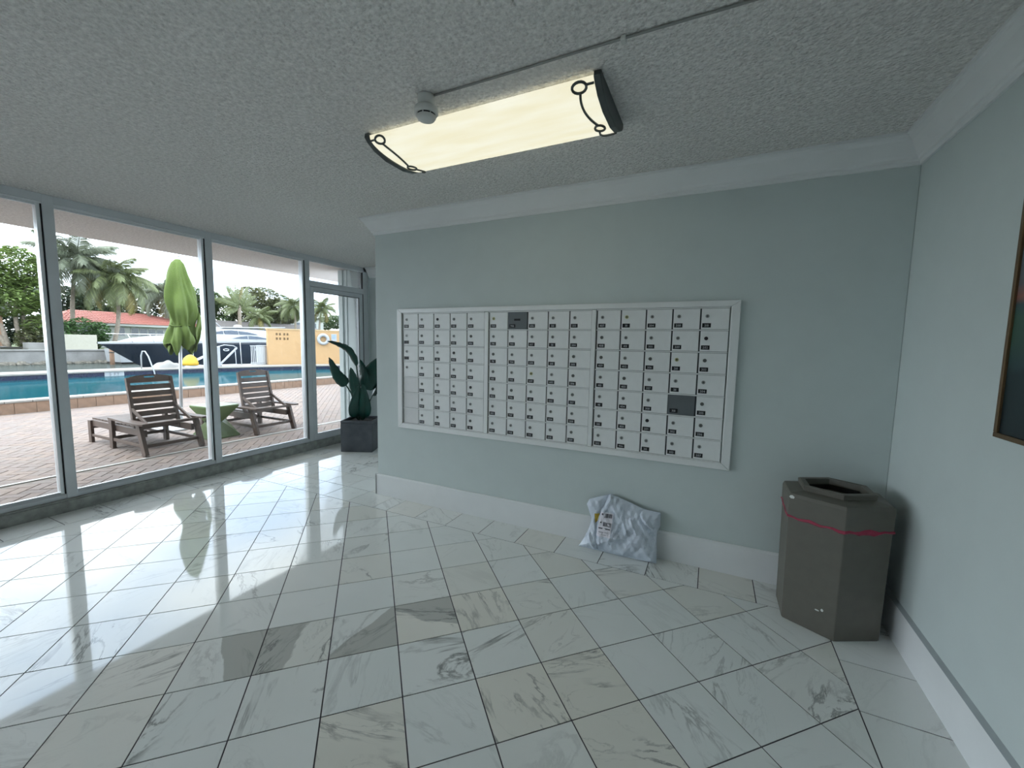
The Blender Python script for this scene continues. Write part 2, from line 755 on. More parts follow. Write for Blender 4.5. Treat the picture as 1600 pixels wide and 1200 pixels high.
def rand_col():
    v = rng.choice((.12, .22, .35, .5, .85))
    cr_ = rng.choice((0, 0, 0, .1, .2, .45))
    g = 0.0
    return (v, cr_, g)


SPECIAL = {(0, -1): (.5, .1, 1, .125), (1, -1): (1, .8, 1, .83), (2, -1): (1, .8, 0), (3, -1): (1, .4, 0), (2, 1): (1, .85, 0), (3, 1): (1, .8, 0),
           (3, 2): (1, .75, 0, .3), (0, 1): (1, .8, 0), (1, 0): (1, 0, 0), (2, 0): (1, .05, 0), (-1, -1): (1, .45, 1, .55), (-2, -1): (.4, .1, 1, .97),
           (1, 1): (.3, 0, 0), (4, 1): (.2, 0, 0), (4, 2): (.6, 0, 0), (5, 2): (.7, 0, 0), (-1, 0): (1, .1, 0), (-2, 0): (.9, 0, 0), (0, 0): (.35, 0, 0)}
A45 = PI / 4 - .00701
ux, uy = Vector((math.cos(A45), math.sin(A45))), Vector((-math.sin(A45), math.cos(A45)))
G0 = Vector((3.1981, -1.6710))
far_tiles = []
YSEP = -3.4
for i in range(-24, 26):
    for j in range(-26, 22):
        c0 = G0 + ux * (i * T) + uy * (-j * T)
        quad = [tuple(c0 + uy * (-T)), tuple(c0 + uy * (-T) + ux * T), tuple(c0 + ux * T), tuple(c0)]
        pl = clip_rect(quad, XG, XB, YF + .3, YB)
        if not pl or poly_area(pl) < .0006:
            continue
        cyy = sum(p[1] for p in pl) / len(pl)
        full = abs(poly_area(pl) - T * T) < 1e-6
        if cyy < YSEP:
            far_tiles.append(pl)
            continue
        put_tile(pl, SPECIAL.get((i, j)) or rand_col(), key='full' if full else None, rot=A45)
# border course along the mailbox wall and the rows of the alcove
xj = [0, XG]
k = 2.098
while k > XG + .05:
    xj.append(k); k -= T
xj = sorted(xj)
xmail = sorted(xj + [2.245 + T * q for q in range(0, 11)] + [XB])
xmail = [x for x in xmail if x <= XB] + [W]
for a, b in zip(xmail[:-1], xmail[1:]):
    if b - a > .01:
        put_tile([(a, YB), (b, YB), (b, .0), (a, .0)], rand_col(), 'border_tile')
ya = [0, .305, .61, .915, 1.22, 1.525, YA]
for a, b in zip(xj[:-1], xj[1:]):
    for c, d in zip(ya[:-1], ya[1:]):
        put_tile([(a, c), (b, c), (b, d), (a, d)], rand_col(), 'alcove_tile')
for c, d in zip(ya[:-1], ya[1:]):
    put_tile([(xj[-1], c), (XE, c), (XE, d), (xj[-1], d)] if XE > xj[-1] + .02 else [], rand_col(), 'alcove_tile') if XE > xj[-1] + .02 else None
# border courses along the glass and along the right wall
for n_ in range(0, 11):
    y1 = YB - (.0 if n_ == 0 else .137 + (n_ - 1) * T)
    y0 = YB - (.137 + n_ * T)
    put_tile([(0, y0), (XG, y0), (XG, y1), (0, y1)], rand_col(), 'border_tile')
yr = [YB] + [-.5925 - T * q for q in range(0, 10)]
for n_ in range(len(yr) - 1):
    put_tile([(XB, yr[n_ + 1]), (W, yr[n_ + 1]), (W, yr[n_]), (XB, yr[n_])], rand_col(), 'border_tile')
mb = MB()
for pl in far_tiles:
    q, (cx, cy) = tile_mesh(pl)
    if len(q) >= 3:
        mb.prism([(x + cx, y + cy) for x, y in q], -.0035, 0)
yy = YB - (.137 + 10 * T)
mb.box(0, XG, YF, yy, -.0035, 0)
mb.box(XB, W, YF, yr[-1], -.0035, 0)
mb.box(XG, XB, YF, YF + .295, -.0035, 0)
o = mb.build('marble_tiles_behind', 'marble', fl)
o['kind'] = 'stuff'
o.color = (.3, .1, 0, 1)

# ================================================================== WALLS, CEILING
struct(MB().box(-.14, W + .15, YF - .15, YA + .15, H, H + .25).build('ceiling', 'popcorn', off=(2.7, -2, H)), 'grey white popcorn textured ceiling')
struct(MB().box(XE, W, 0, YA, 0, H).build('wall_back', 'wall_paint', off=(3.7, 1, 0), bev=.004), 'pale blue green painted wall behind the mailboxes')
struct(MB().box(W, W + .15, YF - .15, YA + .15, 0, H).build('wall_right', 'wall_paint', off=(W, -2, 0)), 'pale blue green painted wall right of the bin')
struct(MB().box(0, XE, YA, YA + .15, 0, H).build('wall_alcove', 'wall_paint', off=(1, YA, 0)), 'pale painted wall at the back of the plant alcove')
struct(MB().box(0, W, YF - .15, YF, 0, H).build('wall_front', 'wall_paint', off=(2.8, YF, 0)), 'painted wall behind the viewer')
# pier outside, in line with the alcove wall
mb = MB()
mb.box(-.62, -.02, YA - .005, YA + .35, -.05, H)
mb.box(-.625, -.54, YA - .03, YA + .3, -.05, H)
mb.box(-.49, -.46, YA - .018, YA + .2, -.05, H)
struct(mb.build('wall_pier', 'wall_paint', off=(-.3, YA, -.05)), 'grey green pier outside the glass door')


def base_prof(h, d=.017):
    return [(0, 0), (d, 0), (d, h - .012), (d - .006, h), (0, h)]


mb = MB()
mb.prism([(-a, b) for a, b in base_prof(.197)], XE - .017, W, 'x')
struct(mb.build('baseboard_back', 'trim_white', off=(3.7, 0, 0)), 'tall white baseboard under the mailboxes')
mb = MB()
mb.box(XE - .017, XE, -.017, YA, 0, .197)
struct(mb.build('baseboard_end', 'trim_white', off=(XE, .9, 0)), 'white baseboard on the free end of the mailbox wall')
mb = MB()
mb.box(W - .016, W, YF, -.017, 0, .186)
mb.cur = 1
mb.add([(W - .016, YF, .186), (W - .016, -.017, .186), (W, -.017, .2), (W, YF, .2), (W, YF, .186), (W, -.017, .186)],
       [(0, 1, 2, 3), (0, 3, 4), (1, 5, 2)])
struct(mb.build('baseboard_right', ['trim_white', 'trim_grey'], off=(W, -2, 0)), 'white baseboard with grey top edge on the right wall')
mb = MB()
mb.box(0.0, XE - .017, YA - .017, YA, 0, .197)
struct(mb.build('baseboard_alcove', 'trim_white', off=(1, YA, 0)), 'white baseboard at the back of the alcove')

ZC = 2.384
CP = [(0, ZC), (.012, ZC), (.014, ZC + .018), (.024, ZC + .024), (.026, ZC + .034), (.036, ZC + .046), (.052, ZC + .074), (.068, ZC + .104), (.084, ZC + .118),
      (.088, ZC + .128), (.098, ZC + .130), (.098, H), (0, H)]


def crown(name, p0, p1, nrm, m0, m1, label):
    """crown profile swept from p0 to p1; nrm points into the room; m0/m1: mitre factor at the ends"""
    p0, p1, nrm = Vector(p0), Vector(p1), Vector(nrm)
    d = (p1 - p0).normalized()
    n = len(CP)
    vs_ = [(*(p0 + nrm * a + d * (a * m0)), z) for a, z in CP] + [(*(p1 + nrm * a - d * (a * m1)), z) for a, z in CP]
    mb_ = MB().add(vs_, [tuple(range(n)), tuple(range(n, 2 * n))[::-1]] + [(i, (i + 1) % n, n + (i + 1) % n, n + i) for i in range(n)])
    return struct(mb_.build(name, 'trim_white', off=(*((p0 + p1) / 2), H)), label)


crown('trim_1', (XE, 0), (W, 0), (0, -1), -1, 1, 'white crown moulding above the mailboxes')
crown('trim_2', (W, 0), (W, YF), (-1, 0), 1, 1, 'white crown moulding on the right wall')
crown('trim_3', (XE, YA), (XE, 0), (-1, 0), 1, -1, 'white crown moulding on the free end of the wall')
crown('trim_4', (0, YA), (XE, YA), (0, -1), 0, 1, 'white crown moulding at the back of the alcove')

# ================================================================== GLASS WALL
CT = .105            # top of the curb
mb = MB()
mb.box(-.16, 0, YF, YA, -.06, CT - .012)
mb.box(-.16, -.006, YF, YA, CT - .012, CT)
struct(mb.build('wall_left', 'curb_stone', off=(-.08, -2, 0), bev=.004), 'low grey stone curb under the glass wall')
XF0, XF1 = -.125, -.03     # frame depth
HT = H - .002


def bay(name, y0, y1, label, first=False):
    """glazed bay between mullion centre lines y0..y1; owns its right-hand mullion"""
    r = sroot(name, (XF1, (y0 + y1) / 2, CT), label)
    m = MB()
    m.box(XF0, XF1, y1 - .032, y1 + .032, CT - .004, HT)
    m.build('mullion', 'aluminium', r, bev=.003)
    m = MB()
    m.box(XF0 + .01, XF1 - .018, y1 - .062, y1 - .0405, CT, 2.45)
    m.build('glazing_stop', 'aluminium_light', r)
    m = MB()
    m.box(XF0 + .02, XF1 - .012, y1 - .0405, y1 - .032, CT, 2.45)
    m.build('gasket', 'dark_gasket', r)
    a, b = y0 + .032, y1 - .032
    m = MB()
    m.box(XF0, XF1 - .006, a, b, CT - .002, .138)
    m.add([(XF1 - .006, a, .138), (XF1 - .006, b, .138), (XF1 - .03, b, .156), (XF1 - .03, a, .156), (XF0 + .02, a, .156), (XF0 + .02, b, .156), (XF0 + .02, a, .138), (XF0 + .02, b, .138)],
          [(0, 1, 2, 3), (3, 2, 5, 4), (4, 5, 7, 6)])
    m.build('bottom_rail', 'aluminium', r)
    m = MB()
    m.box(XF1 - .03, XF1 - .024, a, b, .1565, .162)
    m.build('bottom_bead', 'aluminium_light', r)
    m = MB()
    m.box(XF0, XF1, a, b, 2.464, HT)
    m.build('head_rail', 'aluminium', r)
    m = MB()
    m.box(XF1 - .026, XF1 - .008, a, b, 2.450, 2.463)
    m.box(XF1 - .05, XF1 - .034, a, b, 2.436, 2.463)
    m.build('head_bead', 'aluminium_light', r)
    m = MB()
    m.box(-.082, -.076, a, b, .15, 2.455)
    m.build('glass_pane', 'glass', r)
    return r


YM = [-1.478, -.34, .806]
ys = [YM[0] - 1.142 * q for q in range(6, 0, -1)] + YM  # glass wall run on behind the camera: unseen bays added for more daylight
bays = list(zip(ys[:-1], ys[1:]))
labs = {6: 'glass bay nearest the viewer, cut by the picture edge', 7: 'glass bay framing the left lounge chair', 8: 'glass bay framing the right lounge chair'}
mmb = MB()
mmb.box(XF0, XF1, YF, ys[0] + .032, CT, HT)
struct(mmb.build('window_end_panel', 'aluminium', off=(XF1, (YF + ys[0]) / 2, CT)), 'solid aluminium end panel of the glass wall')
for q, (a, b) in enumerate(bays):
    bay('window_%d' % (q + 1), a, b, labs.get(q + 1, 'unseen clear glass bay in grey aluminium frame, added for daylight'))
# transom over the door, then the door
y0, y1 = .838, 1.80
r = sroot('window_%d' % (len(bays) + 1), (XF1, 1.3, 2.2), 'clear transom pane above the glass door')
m = MB(); m.box(XF0, XF1, y0, y1, 2.464, HT); m.build('head_rail', 'aluminium', r)
m = MB(); m.box(XF0, XF1, y1 - .055, y1 + .035, CT, HT); m.build('jamb', 'aluminium', r, bev=.003)
m = MB(); m.box(XF1 - .04, XF1 - .01, y1 - .062, y1 - .055, 2.21, 2.464); m.build('gasket', 'dark_gasket', r)
m = MB(); m.box(XF0, XF1, y0, y1 - .055, 2.135, 2.21); m.build('transom_bar', 'aluminium', r, bev=.003)
m = MB(); m.box(XF1 - .026, XF1 - .008, y0, y1 - .06, 2.450, 2.463); m.build('head_bead', 'aluminium_light', r)
m = MB(); m.box(-.082, -.076, y0, y1 - .055, 2.205, 2.466); m.build('glass_pane', 'glass', r)
d = sroot('door_1', (XF1, 1.3, CT), 'glass door with grey aluminium frame beside the plant')
dx0, dx1 = XF0 + .02, XF1 - .004
m = MB(); m.box(dx0, dx1, y0 + .004, y0 + .062, CT, 2.13); m.build('stile', 'aluminium', d, bev=.003)
m = MB(); m.box(dx0, dx1, y1 - .127, y1 - .068, CT, 2.13); m.build('stile', 'aluminium', d, bev=.003)
m = MB(); m.box(dx0, dx1, y1 - .066, y1 - .057, CT, 2.13); m.build('weather_strip', 'dark_gasket', d)
m = MB(); m.box(dx0, dx1, y0 + .062, y1 - .127, 2.075, 2.13); m.build('top_rail', 'aluminium', d)
m = MB(); m.box(dx0, dx1, y0 + .062, y1 - .127, CT, .185); m.build('bottom_rail', 'aluminium', d)
m = MB(); m.box(dx1 - .02, dx1 - .012, y0 + .062, y1 - .127, .185, .191); m.box(dx1 - .02, dx1 - .012, y1 - .135, y1 - .127, .191, 2.075)
m.box(dx1 - .02, dx1 - .012, y0 + .062, y1 - .127, 2.066, 2.075); m.build('gasket', 'dark_gasket', d)
m = MB(); m.box(-.082, -.076, y0 + .06, y1 - .125, .18, 2.08); m.build('glass_pane', 'glass', d)

# ================================================================== MAILBOXES
PX0, PX1, PZ0, PZ1 = 2.165, 4.821, .673, 1.7275
fr = thing('mailbox_panel', 'wide brushed metal panel of numbered mailbox doors on the pale wall', 'mailbox', ((PX0 + PX1) / 2, 0, PZ0))


def mitre(x0, x1, z0, z1, wd, which):
    xi0, xi1, zi0, zi1 = x0 + wd, x1 - wd, z0 + wd * .85, z1 - wd * .75
    q = {'top': [(x0, z1), (x1, z1), (xi1, zi1), (xi0, zi1)], 'bottom': [(x0, z0), (xi0, zi0), (xi1, zi0), (x1, z0)],
         'l': [(x0, z0), (x0, z1), (xi0, zi1), (xi0, zi0)], 'r': [(x1, z1), (x1, z0), (xi1, zi0), (xi1, zi1)]}[which]
    return q


for wh in ('top', 'bottom', 'l', 'r'):
    m = MB()
    m.prism(mitre(PX0, PX1, PZ0, PZ1, .050, wh), -.026, -.0005, 'y')
    m.build('frame_%s' % {'top': 'top_rail', 'bottom': 'bottom_rail', 'l': 'stile', 'r': 'stile'}[wh], 'mail_frame', fr, bev=.004)
PITCH, ROW = .1643, .1383
DZ0 = .7165
UX = [2.2235, 3.0870, 3.9430]
m = MB(); m.box(3.0490, 3.0840, -.022, -.0005, DZ0, DZ0 + 7 * ROW)
m.build('divider', 'mail_frame', fr, bev=.003)
m = MB(); m.box(3.9100, 3.9400, -.022, -.0005, DZ0, DZ0 + 7 * ROW)
m.build('divider', 'mail_frame', fr, bev=.003)

# digits as flat print geometry
GL = {}


def glyph(ch):
    if ch in GL:
        return GL[ch]
    cu = bpy.data.curves.new('glyph', 'FONT')
    cu.body = ch
    cu.size = 1.0
    cu.resolution_u = 2
    cu.offset = .004
    ob = bpy.data.objects.new('glyph', cu)
    me = bpy.data.meshes.new_from_object(ob)
    vs_ = [tuple(v.co) for v in me.vertices]
    fs = [tuple(p.vertices) for p in me.polygons]
    xs = [v[0] for v in vs_] or [0, .3]
    GL[ch] = (vs_, fs, min(xs), max(xs))
    bpy.data.objects.remove(ob)
    bpy.data.curves.remove(cu)
    bpy.data.meshes.remove(me)
    return GL[ch]


def text_into(mb_, txt, cx, cz, size, y, maxw=None):
    adv, items = 0, []
    for ch in txt:
        vs_, fs, a, b = glyph(ch)
        items.append((vs_, fs, adv - a))
        adv += (b - a) + .10
    adv -= .10
    k = size / .72
    kx = k if not maxw else min(k, maxw / adv)
    for vs_, fs, dx in items:
        mb_.add([(cx + (v[0] + dx - adv / 2) * kx, y, cz + (v[1] - .36) * k) for v in vs_], fs)


door_me = MB().box(-PITCH / 2 + .0075, PITCH / 2 - .0015, -.016, -.006, -ROW / 2 + .0055, ROW / 2 - .0055).mesh('mailbox_door', 'mail_door')
door_blank = MB().box(-PITCH / 2 + .0035, PITCH / 2 - .0035, -.011, -.006, -ROW / 2 + .0055, ROW / 2 - .0055).mesh('mailbox_door', 'mail_door_blank')
door_dark = MB().box(-PITCH / 2 + .0025, PITCH / 2 - .0025, -.0145, -.006, -ROW / 2 + .0045, ROW / 2 - .0045).mesh('mailbox_door', 'mail_door_dark')


def lock_mesh(mt):
    m_ = MB()
    n = 14
    for r0, ya_, yb_ in ((.0115, -.0195, -.0155),):
        m_.prism([(r0 * math.cos(2 * PI * q / n), r0 * math.sin(2 * PI * q / n)) for q in range(n)], ya_, yb_, 'y')
    m_.cur = 1
    m_.prism([(.0062 * math.cos(2 * PI * q / n), .0062 * math.sin(2 * PI * q / n)) for q in range(n)], -.0202, -.0194, 'y')
    m_.cur = 2
    m_.box(-.0012, .0012, -.0206, -.0201, -.0045, .0045)
    return m_.mesh('lock', mt)


LK = {'m': lock_mesh(['lock_ring', 'lock_metal', 'lock_black']), 'd': lock_mesh(['lock_metal', 'lock_metal', 'lock_black']),
      'b': lock_mesh(['lock_brass', 'lock_metal', 'lock_black']), 'k': lock_mesh(['lock_black', 'lock_black', 'lock_black'])}


def plate_mesh(txt):
    m_ = MB()
    m_.box(-.0245, .0245, -.0178, -.0155, -.0132, .0132)
    if txt:
        m_.cur = 1
        text_into(m_, txt, 0, 0, .0140, -.01805, .036)
    return m_.mesh('number_plate', ['plate_black', 'plate_text'])



nums = [f + k for f in (200, 300, 400, 500, 600, 700, 800, 900) for k in range(1, 12)]
nums = [str(n) for n in nums] + ['PH%d' % k for k in range(1, 12)]
# boxes are numbered from the right-hand column downwards
order = []
for u in (2, 1, 0):
    for c in (4, 3, 2, 1, 0):
        for rr in range(7):
            order.append((u, c, rr))
NUM = {k: (nums[i] if i < len(nums) else None) for i, k in enumerate(order)}
rl = random.Random(3)
for u in range(3):
    x0 = UX[u]
    root = fr
    m = MB()
    m.box(x0 - .001, x0 + 5 * PITCH + .001, -.006, -.0005, DZ0, DZ0 + 7 * ROW)
    m.build('back_panel', 'mail_dark', root)
    for rr in range(0, 8):
        z = DZ0 + rr * ROW
        m = MB()
        m.box(x0, x0 + 5 * PITCH, -.0185, -.006, z - .0035, z + .0035)
        m.build('row_rail', 'mail_frame', root)
    for c in range(5):
        for rr in range(7):
            blank = (u == 0 and c == 0 and rr >= 4)
            dark = (u, c, rr) in ((1, 1, 0), (2, 3, 4))
            loc = (x0 + (c + .5) * PITCH - (PX0 + PX1) / 2, 0, (6 - rr + .5) * ROW + DZ0 - PZ0)
            dr = part('mailbox_door', door_blank if blank else door_dark if dark else door_me, root, loc,
                      (0, 0, 0) if blank or dark else (R_(rl.uniform(-.35, .35)), 0, R_(rl.uniform(-.5, .5))))
            if dark:
                dr['label'] = 'dark grey replacement door'
            if blank:
                continue
            lk = 'm' if rl.random() < .72 else 'd'
            if (u, c, rr) in ((0, 2, 0), (0, 3, 2), (0, 4, 4), (2, 4, 1), (2, 2, 5)):
                lk = 'k'
            if (u, c, rr) in ((1, 2, 3), (1, 0, 0), (2, 3, 2), (2, 1, 0)):
                lk = 'b'
            if not dark:
                part('lock', LK[lk], dr, (-PITCH * .25, 0, ROW * .125))
            if u == 1 and dark:
                m = MB(); m.box(-.028, .022, -.0165, -.0145, .0, .015)
                m.build('slot', 'lock_black', dr, raw=True, off=(0, 0, 0))
            t = NUM[(u, c, rr)]
            if u == 0 and c == 0:
                t = 'PH11' if rr == 0 else ''
                if rr == 3:
                    continue
            part('number_plate', plate_mesh(t), dr, (-PITCH * .265, 0, -ROW * .285))

# ================================================================== TRASH BIN
BX, BY = 5.303, -.250
t = thing('trash_bin', 'tan hexagonal trash bin with open top standing in the corner', 'bin', (BX, BY, 0))


def hexa(sx, sy):
    return [(BX, BY - sy), (BX + sx, BY - sy * .5), (BX + sx, BY + sy * .5), (BX, BY + sy), (BX - sx, BY + sy * .5), (BX - sx, BY - sy * .5)]


def hex_loft(rings, closed_bottom=True):
    m_ = MB()
    vs_ = []
    for sx, sy, z in rings:
        vs_ += [(x, y, z) for x, y in hexa(sx, sy)]
    fs = []
    for q in range(len(rings) - 1):
        for j in range(6):
            j2 = (j + 1) % 6
            fs.append((q * 6 + j, q * 6 + j2, q * 6 + 6 + j2, q * 6 + 6 + j))
    m_.add(vs_, fs)
    return m_


m = hex_loft([(.200, .208, .0), (.205, .213, .006), (.212, .219, .563), (.206, .214, .563)])
m.add([(x, y, 0.0) for x, y in hexa(.200, .208)], [tuple(range(6))])
m.build('body', 'bin_tan', t, bev=.004)
m = hex_loft([(.206, .213, .566), (.2145, .2215, .566), (.217, .224, .672), (.210, .217, .690), (.128, .134, .708), (.122, .128, .700), (.122, .128, .60)])
m.build('hood', 'bin_tan', t, bev=.003)
m = hex_loft([(.150, .156, .705), (.152, .158, .726), (.146, .152, .731), (.122, .128, .729), (.119, .125, .705), (.119, .125, .66), (.150, .156, .705)])
m.build('rim', 'bin_tan', t)
m = hex_loft([(.117, .123, .700), (.125, .130, .60), (.12, .12, .45)])
m.add([(x, y, .45) for x, y in hexa(.12, .12)], [tuple(range(6))])
m.build('liner', 'bin_inside', t)
# red drawstring of the bag caught in the seam
hx = hexa(.2165, .2235)
pts = []
for q in (4, 5, 0, 1):
    a, b = Vector(hx[q]), Vector(hx[(q + 1) % 6])
    for s_ in range(10):
        p = a.lerp(b, s_ / 10)
        z = .565 + .004 * math.sin(q * 9 + s_ * 1.7)
        if q == 4:
            z += .03 * (1 - s_ / 9)
        pts.append((p.x, p.y, z))
m = MB()
vs_, fs = [], []
for i, p in enumerate(pts):
    hh = .0045 + .004 * abs(math.sin(i * .55)) + (.006 if 22 < i < 27 else 0)
    out = (Vector((p[0] - BX, p[1] - BY))).normalized() * .004
    vs_ += [(p[0], p[1], p[2] - hh), (p[0] + out.x, p[1] + out.y, p[2] - hh * .3), (p[0] + out.x * .7, p[1] + out.y * .7, p[2] + hh * .4), (p[0], p[1], p[2] + hh)]
for i in range(len(pts) - 1):
    for j in range(3):
        a = i * 4 + j
        fs.append((a, a + 4, a + 5, a + 1))
m.add(vs_, fs)
o = m.build('bag_drawstring', 'bag_red', t)
o['label'] = 'red plastic bag drawstring'
m = MB()
for (fx, z, sx, sz) in ((.05, .672, .012, .010), (.66, .125, .010, .004), (.75, .135, .006, .008)):
    a, b = Vector(hexa(.2145, .2215)[5]), Vector(hexa(.2145, .2215)[0])
    if z < .5:
        k = .205 + .007 * z / .56 + .0006
        a, b = Vector(hexa(k, k + .008)[5]), Vector(hexa(k, k + .008)[0])
    p = a.lerp(b, fx)
    d_ = (b - a).normalized()
    nn = Vector((d_.y, -d_.x))
    if z > .5:
        p = p + nn * .0025
    c = Vector((p.x, p.y, z)); dd = Vector((d_.x, d_.y, 0)); n3 = Vector((nn.x, nn.y, 0))
    pl = [(-1, -.2), (-.3, -.9), (.8, -.7), (1, .2), (.2, .9), (-.6, .7)]
    b0 = [c + dd * (x * sx) + Vector((0, 0, y * sz)) - n3 * .001 for x, y in pl]
    b1 = [c + dd * (x * sx) + Vector((0, 0, y * sz)) + n3 * .0008 for x, y in pl]
    m.add(b0 + b1, [tuple(range(6, 12))] + [(i, (i + 1) % 6, 6 + (i + 1) % 6, 6 + i) for i in range(6)])
o = m.build('paint_chip', 'chip_white', t)

# ================================================================== PARCEL BAG
t = thing('parcel_bag', 'crumpled pale grey plastic parcel bag leaning on the baseboard under the mailboxes', 'parcel', (4.17, -.08, 0))
OUT = [(3.897, .004), (3.930, .065), (3.958, .132), (3.974, .205), (3.930, .300), (3.945, .335), (3.982, .352), (4.040, .375), (4.093, .398), (4.150, .385),
       (4.210, .368), (4.275, .350), (4.330, .334), (4.432, .331), (4.436, .245), (4.418, .205), (4.424, .100), (4.428, .004), (4.330, .002), (4.240, .001), (4.130, .001), (4.048, .002), (4.010, .003), (3.940, .003)]


def inside(x, z):
    c = False
    n = len(OUT)
    for i in range(n):
        (x1, z1), (x2, z2) = OUT[i - 1], OUT[i]
        if (z1 > z) != (z2 > z) and x < (x2 - x1) * (z - z1) / (z2 - z1) + x1:
            c = not c
    return c


def edge_dist(x, z):
    best = 9
    p = Vector((x, z))
    for i in range(len(OUT)):
        a, b = Vector(OUT[i - 1]), Vector(OUT[i])
        d_ = b - a
        k = max(0, min(1, (p - a).dot(d_) / d_.length_squared))
        best = min(best, (p - (a + d_ * k)).length)
    return best


from mathutils import noise as mn


def lean(z):
    return -.108 + .075 * min(1, z / .38)


def crease(x, z):
    """faceted folds of stiff plastic film"""
    s_ = 0
    for k, (ax, az, ph, am) in enumerate(((34, 22, .3, .012), (-26, 44, 1.1, .010), (66, -38, 2.0, .007), (14, -30, .7, .010), (120, 80, .1, .004), (-150, 60, .4, .003))):
        v = (x * ax + z * az) / (2 * PI) + ph + .45 * mn.noise(Vector((x * 8, z * 8, k)))
        s_ += am * (abs((v % 1) * 2 - 1) - .5)

    def ridge(px, pz, qx, qz, wd, am):
        p, q = Vector((px, pz)), Vector((qx, qz))
        d_ = q - p
        t_ = max(0, min(1, (Vector((x, z)) - p).dot(d_) / d_.length_squared))
        return am * max(0, 1 - (Vector((x, z)) - (p + d_ * t_)).length / wd)
    s_ += ridge(4.04, .06, 4.16, .13, .03, .016) + ridge(4.16, .13, 4.34, .125, .03, .012)      # long fold to the right
    s_ += ridge(4.26, .02, 4.40, .18, .045, -.016) + ridge(4.12, .12, 4.17, .20, .02, .014)
    s_ += ridge(4.08, .39, 4.015, .20, .028, -.026) + ridge(4.015, .20, 4.035, .02, .018, -.020)  # deep valley left of the label
    s_ += ridge(4.10, .385, 4.06, .28, .014, .014)
    s_ += ridge(4.19, .27, 4.23, .17, .016, .012) + ridge(4.25, .26, 4.29, .18, .014, .012) + ridge(4.31, .28, 4.37, .22, .02, -.018)
    s_ += ridge(3.96, .12, 4.01, .03, .02, .016) + ridge(4.32, .30, 4.38, .24, .018, .018)
    return s_


def front_y(x, z):
    e = min(1, edge_dist(x, z) / .09)
    th = .040 * (1 - (1 - e) ** 2)
    return lean(z) - th - crease(x, z) * min(1, edge_dist(x, z) / .02)


bm = bmesh.new()
vsb = [bm.verts.new((x, 0, z)) for x, z in OUT]
NG = 0
pts2 = list(OUT)
# triangulate outline filled with a jittered grid
rj = random.Random(8)
for i in range(54):
    for j in range(40):
        x = 3.9 + i * .0102 + (j % 2) * .005 + rj.uniform(-.0015, .0015)
        z = .006 + j * .0102 + rj.uniform(-.0015, .0015)
        if inside(x, z) and edge_dist(x, z) > .005:
            pts2.append((x, z))
from mathutils.geometry import delaunay_2d_cdt
nO = len(OUT)
cv, ce, cf, _, _, _ = delaunay_2d_cdt([Vector(p) for p in pts2], [(i, (i + 1) % nO) for i in range(nO)], [], 1, 1e-5)
bm.free()
m = MB()
nv = len(cv)
fv, bv = [], []
for p in cv:
    fv.append((p.x, min(-.021 if p.y < .2 else -.004, front_y(p.x, p.y)), p.y))
    bv.append((p.x, min(-.020 if p.y < .2 else -.003, min(-.0195, lean(p.y) + .004)), p.y))
m.add(fv + bv, [tuple(f) for f in cf] + [tuple(nv + i for i in f[::-1]) for f in cf])
o = m.build('bag', 'mailer', t)
# shipping label and sticker follow the bag's surface


def decal(name, quad, mats, nx, nz, off, bars=()):
    m_ = MB()

    def at(u, v, k):
        a = Vector(quad[0]).lerp(Vector(quad[1]), u)
        b = Vector(quad[3]).lerp(Vector(quad[2]), u)
        p = a.lerp(b, v)
        return (p.x, front_y(p.x, p.y) * .6 + .4 * (lean(p.y) - .046) - .006 - k, p.y)
    m_.grid(lambda u, v: at(u, v, off), nx, nz)
    m_.cur = 1
    for (u0, u1, v0, v1) in bars:
        m_.add([at(u0, v0, off + .0008), at(u1, v0, off + .0008), at(u1, v1, off + .0008), at(u0, v1, off + .0008)], [(0, 1, 2, 3)])
    return m_.build(name, mats, t)


bars = []
rb = random.Random(2)
for (v0, v1, ua, ub) in ((.04, .21, .34, .94), (.40, .57, .34, .94)):
    u = ua
    while u < ub:
        wd = rb.choice((.02, .03, .045))
        bars.append((u, min(ub, u + wd), v0, v1))
        u += wd + rb.choice((.012, .02))
bars += [(.06, .92, .64, .69), (.1, .25, .04, .12), (.1, .2, .40, .46), (.12, .5, .80, .82), (.12, .4, .87, .885), (.55, .8, .80, .815), (.5, .7, .9, .915)]
decal('shipping_label', [(4.046, .284), (4.133, .286), (4.123, .125), (4.024, .116)], ['label_white', 'label_ink'], 8, 10, .002, bars)
decal('sticker', [(4.001, .262), (4.036, .268), (4.026, .215), (4.008, .19)], ['sticker_yellow', 'label_ink'], 3, 3, .004)

# ================================================================== PAINTING
t = thing('framed_painting', 'dark landscape painting in a thin frame on the right wall', 'painting', (W, -1.45, 1.155))
pw0, pw1, pz0, pz1 = -1.95, -.932, 1.155, 2.0
for (a, b, c, d_) in ((pw0, pw1, pz0, pz0 + .016), (pw0, pw1, pz1 - .016, pz1), (pw0, pw0 + .016, pz0 + .016, pz1 - .016), (pw1 - .016, pw1, pz0 + .016, pz1 - .016)):
    m = MB(); m.box(W - .034, W - .001, a, b, c, d_); m.build('frame_rail', 'frame_gold', t, bev=.002)
m = MB(); m.box(W - .026, W - .004, pw0 + .014, pw1 - .014, pz0 + .014, pz1 - .014)
o = m.build('canvas', 'painting', t)

# ================================================================== CEILING LIGHT
FX0, FX1, FY0, FY1 = 2.990, 4.205, -1.172, -.735
t = thing('ceiling_light', 'long lit fluorescent ceiling fixture with scrolled iron end caps', 'ceiling light', ((FX0 + FX1) / 2, (FY0 + FY1) / 2, H))
yc = (FY0 + FY1) / 2


def wrap(u):   # cross-section of the diffuser, u 0..1 from near to far side
    a = PI * u
    y = yc - math.cos(a) * (FY1 - FY0) / 2
    z = 2.508 - .058 * math.sin(a) ** .8
    return y, z


